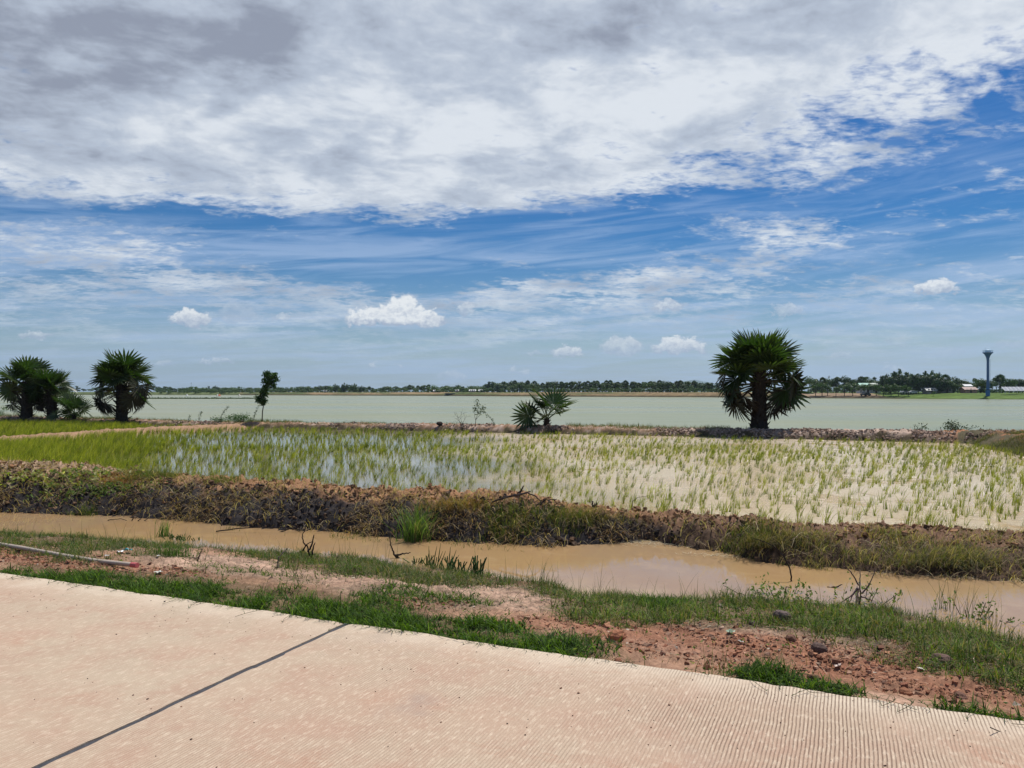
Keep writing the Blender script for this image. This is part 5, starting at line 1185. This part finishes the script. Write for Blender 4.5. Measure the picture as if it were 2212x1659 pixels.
stick('twig', (1510, 910), [[(1400, 930), (1480, 900), (1545, 920)], [(1480, 900), (1495, 875)], [(1480, 900), (1440, 895)]], o7, .009, 'small black twig on the pale bare soil in the middle of the bank')
stick('stick', (150, 1480), [[(60, 1290), (52, 1200), (68, 1090)]], (0, 760, .2712), .007, 'pale upright stalk on the bund at the left edge', 'stick', (.34, .28, .2), dd=1)
stick('stick', (400, 260), [[(385, 258), (470, 350), (560, 470)]], o8, .010, 'straight pale cane leaning down the bund to the water', 'stick', (.30, .24, .16))
# tall grass clump in the ditch
X, Y = zp(1130, 470, *o7); p = atz(X, Y, ZD)
tuft('ditch_grass', (p[0], p[1], ZD), 260, (.28, .68), (.10, .08), (.1, 1.0), [(.10, .19, .04), (.14, .24, .06), (.08, .14, .03), (.2, .2, .1)], 'tall bright green grass clump growing out of the ditch', 'grass clump', .011, .3, 1.6, 6)
X, Y = zp(1190, 280, *o6); p = gp(X, Y)
tuft('ditch_grass', p, 60, (.18, .36), (.05, .03), (.05, .5), [(.08, .16, .04), (.1, .2, .05)], 'slim green grass tuft by the water at the left beside cut reeds', 'grass clump', .011, .3, 1.6, 4)
X, Y = zp(1255, 440, *o6); p = gp(X, Y)
tuft('grass_tuft', p, 260, (.10, .30), (.13, .06), (.2, 1.1), [(.06, .12, .03), (.08, .15, .04)], 'green grass tuft at the end of the pipe on pale soil', 'grass clump', .006, .3, 1.6, 3)
def reeds(o, z0, z1, n, hh, label, tall=0):
    (X0, Y0), (X1, Y1) = zp(*z0, *o), zp(*z1, *o); b = MB(); base = gp((X0 + X1) / 2, (Y0 + Y1) / 2)
    for q in range(n):
        t = rng.random(); p = gp(X0 + (X1 - X0) * t, Y0 + (Y1 - Y0) * t) + [rng.normal(0, .01), rng.normal(0, .05), 0] - base
        h = rng.uniform(.7, 1.05) * hh * .8; l = rng.normal(0, .03, 2)
        if q < tall: h *= rng.uniform(1.6, 2.3); l += [.06, 0]
        b.tube([p, p + [l[0], l[1], h * .6], p + [l[0] * 1.6, l[1] * 1.6, h]], [.007, .0065, .006 if q >= tall else .002], 5, np.array((.055, .10, .03)) * rng.uniform(.7, 1.4))
    ob = b.build('cut_reeds', M_bark); ob.location = base; tag(ob, label, 'reeds')
reeds(o7, (1105, 630), (1170, 640), 14, .14, 'leftmost short clump of cut reeds by the middle of the ditch')
reeds(o7, (1200, 640), (1390, 690), 40, .20, 'large clump of cut reeds with several uncut tall blades', 9)
reeds(o7, (1400, 690), (1500, 720), 16, .24, 'middle clump of cut reeds right of the tall uncut blades')
reeds(o7, (1540, 715), (1615, 735), 18, .27, 'rightmost clump of flat-topped cut reeds by the middle of the ditch')
reeds(o6, (1215, 300), (1275, 305), 12, .15, 'small clump of cut reeds beside the slim green tuft at left')
reeds(o6, (1310, 305), (1380, 310), 16, .16, 'broader clump of cut reeds left of the lone cut stems')
reeds(o6, (1440, 305), (1480, 310), 4, .15, 'few lone cut reed stems at the right of the left-hand clumps')
# leafy weeds on the near right bank
for X, Y, n, lab in [(1690, 1292, 330, 'light green broad-leaved weeds right of the bent waterline twigs'), (1860, 1300, 200, 'broad-leaved weeds at the foot of the spidery branch'), (2100, 1335, 160, 'small leafy weeds near the right edge by the water')]:
    c = gp(X, Y, -.3); rg = np.random.default_rng(X); q = c + rg.normal(0, 1, (30, 3)) * [.22, .14, .06] + [0, 0, .08]
    leafy('weed', (0, 0, 0), lab, 'weed', [([c + (k_ - c) * .4 - [0, 0, .1], k_], [.005, .003]) for k_ in q[:14]], q, n, (.04, .04, .04), .045, [(.12, .20, .04), (.16, .24, .06), (.09, .15, .03)], X, part='foliage')
# tall seed grasses, right edge
for X, Y, n, lab in [(2160 - 25, 1350, 22, 'tall thin dry grass stalks near the right edge of the ditch'), (2040, 1318, 26, 'tall dark grass stalks by the water, right of the forked branch'), (2090, 1335, 20, 'second tuft of tall grass stalks right of the dark ones'), (1172, 1262, 14, 'few tall seed stalks on the near bank left of the wide water'), (1285, 1290, 16, 'short dark stalk tuft at the near edge of the wide water'), (1545, 1460, 10, 'sparse tuft sprouting from the concrete edge left of centre right'), ]:
    tuft('tall_grass', gp(X, Y, -.4), n, (.2, .48) if X > 1600 else (.12, .34), (.05, .05), (.05, .6), [(.07, .10, .035), (.14, .13, .07)], lab, 'grass clump', .0055, .3, 1.6, 4)
X, Y = zp(300, 1150, *oR); tuft('grass_tuft', gp(X, Y, -.06), 90, (.06, .20), (.07, .03), (.1, .9), [(.05, .10, .03), (.08, .12, .04)], 'upright green tuft at the slab edge in front of the red gravel', 'grass clump', .005, .3, 1.6, 4)
# ---- rocks
def rock(X, Y, r, col, label, sq=.7, cat='rock', name='rock', seed=0):
    import bmesh
    bm = bmesh.new(); bmesh.ops.create_icosphere(bm, subdivisions=3, radius=1); rg = np.random.default_rng(seed + int(X)); o_ = rg.uniform(0, 50)
    V = np.array([v.co[:] for v in bm.verts]); k = 1 + .30 * fbm(V[:, 0] + o_ + V[:, 2] * .7, V[:, 1] - V[:, 2] * .8, 1.3, 4, 7, .6)
    V = V * k[:, None] * [1.15, .85, sq]; r = r * .72; V[:, 2] = np.round(V[:, 2] * 3.2) / 3.2 * .35 + V[:, 2] * .65
    Fv = np.array([[v.index for v in f.verts] for f in bm.faces]); bm.free(); b = MB(); b.add(V * r, [Fv], np.array(col) * (1 + .25 * fbm(V[:, 0] * 3, V[:, 1] * 3 + V[:, 2], 2, 3, 9))[:, None])
    ob = b.build(name, M_soil); p = gp(X, Y, -.12); ob.location = (p[0], p[1], p[2] + r * sq * .45); ob.rotation_euler = (0, 0, rg.uniform(0, 6)); return tag(ob, label, cat)
for X, Y, r, c, lab in [(1333, 1380, .085, (.34, .15, .085), 'big red laterite clod with shaded hollow beside the end of the lush grass'), (2036, 1432, .085, (.17, .11, .09), 'angular brown rock under the grass near the right edge'), (1708, 1383, .06, (.18, .10, .07), 'round dark brown clod below the grass, left of the double clod'), (1770, 1405, .07, (.13, .09, .075), 'double grey brown clod lying on the pale soil strip'), (1690, 1335, .09, (.16, .12, .11), 'grey earth lump under the leafy weeds with pale chip'), (1759, 1468, .045, (.24, .13, .08), 'small rounded brown stone near the slab edge'), (1955, 1500, .05, (.30, .14, .08), 'flat red stone in the gravel at the lower right'), (1625, 1350, .05, (.11, .08, .07), 'small dark lump in the shade of the grass right of the twig'), (2075, 1510, .05, (.2, .11, .08), 'dark red stone in the gravel nearest the right edge'), (1880, 1425, .04, (.3, .15, .1), 'orange brown stone in the middle of the gravel'), (1335, 1430, .035, (.28, .13, .08), 'small red stone at the slab edge under the big red clod')]:
    rock(X, Y, r, c, lab)
for X, Y, r in [(950, 917, .22), (143 + 380, 912, .18)]:
    p = ground_pt(X, 41.3 if X > 600 else 46.6); b = MB(); 
    o_ = rock(X, 1300, r, (.05, .04, .035), 'dark lump of earth on the far bund left of the bare twigs' if X > 600 else 'dark lump of earth on the far bund at the foot of the slim tree'); o_.location = (p[0], p[1], p[2] + .08)
# ---- pipe
root = empty('pipe', gp(150, 1205)); tag(root, 'long pale grey pipe lying on the verge at the left', 'pipe')
q = np.array([atz(X, Y, -.13) for X, Y in [(-60, 1162), (0, 1176), (59, 1186), (142, 1201.5), (207, 1212), (292, 1221)]]); q[:, 2] = height(q[:, 0], q[:, 1], False).max() + .03; u = np.linspace(0, 5, 30)
q = np.c_[[np.interp(u, np.arange(6), q[:, i]) for i in range(3)]].T; q -= np.array(root.location)
b = MB(); b.tube(q, .023, 10, (.42, .35, .28)); b.build('tube', M_paint, root, True)
e_ = q[-1]; d_ = (q[-1] - q[-3]); d_ /= np.linalg.norm(d_); b = MB(); b.tube([e_ - d_ * .05, e_ + d_ * .03], .027, 10, (.5, .12, .12)); b.build('end_cap', M_paint, root)
# ---- litter
def scrap(X, Y, s, col, label, seed, cat='litter'):
    s *= .7; rg = np.random.default_rng(seed); n = 7; gx_, gy_ = np.meshgrid(np.linspace(-1, 1, n), np.linspace(-1, 1, n)); V = np.c_[gx_.ravel() * s * 1.3, gy_.ravel() * s * .8, np.abs(fbm(gx_.ravel() + seed * 9, gy_.ravel(), 1.3, 3, seed)) * s * 1.2]
    V[:, :2] += rg.normal(0, s * .08, (n * n, 2)); k = (np.arange(n - 1)[:, None] * n + np.arange(n - 1)).ravel(); b = MB(); b.add(V, [np.stack([k, k + 1, k + n + 1, k + n], 1)], col)
    ob = b.build('plastic_scrap', M_paint); p = gp(X, Y, -.17); ob.location = (p[0], p[1], p[2] + .02); ob.rotation_euler = (.2, .1, rg.uniform(0, 6)); tag(ob, label, cat)
scrap(262, 1196, .05, (.75, .78, .78), 'crumpled white plastic scrap touching the turquoise one above the pipe end', 1)
scrap(275, 1193, .055, (.10, .42, .45), 'turquoise plastic scrap on the pale soil above the pipe end', 2)
scrap(232, 1205, .035, (.55, .52, .48), 'grey white torn scrap left of the turquoise plastic', 3)
scrap(92, 1201, .04, (.6, .62, .56), 'pale scrap in the grass just below the pipe', 4)
scrap(342, 1205, .025, (.75, .72, .68), 'tiny white scrap right of the turquoise plastic', 5)
scrap(342, 1240, .04, (.60, .60, .52), 'flattened pale leaf-like scrap in the lush grass below the pipe end', 6)
scrap(1578, 1370, .045, (.22, .30, .20), 'dull green cloth scrap on the pale soil at the top of the gravel', 7)
scrap(1600, 1392, .025, (.75, .72, .66), 'small white chip on the gravel below the green scrap', 8)
scrap(1688, 1337, .02, (.7, .7, .72), 'bright chip stuck to the grey earth lump', 9)
scrap(1988, 1452, .03, (.66, .6, .5), 'pale flat chip on the gravel left of the angular brown rock', 10)
scrap(1810, 1408 + 40, .03, (.6, .48, .4), 'pinkish chip in the middle of the gravel', 11)
stick('stick', (2100, 1590), [[(2000, 1538), (2100, 1590), (2230, 1650)]], oR, .003, 'thin dark stalk lying on the concrete in the lower right corner', 'stick', root_z=.0)
# pale reed debris at the water's edge
b = MB(); 
for X0, Y0, sxx, syy, n in [(1370, 1172, .75, .14, 500), (1560, 1190 + 12, .5, .06, 120), (2000, 1237, .8, .10, 420), (2150, 1250, .6, .08, 200)]:
    c = atz(X0, Y0, ZD); P = np.c_[rng.normal(c[0], sxx * .6, n), rng.normal(c[1], syy, n), ZD + rng.uniform(.004, .02, n)]; P[:, 1] -= (P[:, 0] - c[0]) * .25
    blades(b, P, .012, .007, rng.normal(0, 1.2, n), rng.uniform(4, 14, n), pick([(.55, .47, .32), (.42, .36, .24), (.62, .55, .4)], n), 2, 1.0, 1.0)
tag(b.build('floating_straw', M_dryleaf), 'pale floating straw along the far edge of the ditch', 'straw', kind='stuff')
# grit on the concrete
n = 900; u = rng.uniform(-9, 8, n); v = V1 - np.abs(rng.exponential(.9, n)) ; W = np.c_[u, v] @ np.array([ua, va]); k = (W[:, 1] > 2.2); W = W[k]; n = len(W)
stones(n, np.c_[W, np.full(n, .0015)], np.exp(rng.normal(-5.5, .45, n)).clip(.002, .012), [(.10, .06, .05), (.28, .16, .11), (.05, .04, .04)], 'grit', 'tiny dark grit scattered on the concrete road', 'grit')

# dark charred crumbs on the clay face of the bund
P = scatter(-13, 3.5, 10, 20, 700, lambda x, y: onb(x, y) * (tbf(x, y) < .7) * np.clip(.5 + fbm(x, y, 3, 3, 479) * 1.5, .03, 1)); n = len(P)
stones(n, P, np.exp(rng.normal(-3.7, .5, n)).clip(.01, .08), [(.06, .048, .042), (.035, .03, .03), (.17, .105, .065), (.11, .075, .052)], 'burnt_clods', 'charred black crumbs and clods on the face of the bund', 'earth clods', sq=.9)
# ---- air
m, t, p, o = newmat('haze_air'); t.nodes.remove(p)
pv = t.nodes.new('ShaderNodeVolumePrincipled'); pv.inputs['Color'].default_value = (.62, .82, 1.0, 1); pv.inputs['Density'].default_value = 7e-5; pv.inputs['Anisotropy'].default_value = .15
t.links.new(pv.outputs[0], o.inputs['Volume'])
b = MB(); b.box((-12900, -12900, -7), (12900, 12900, 430)); tag(b.build('haze', m), kind='stuff')
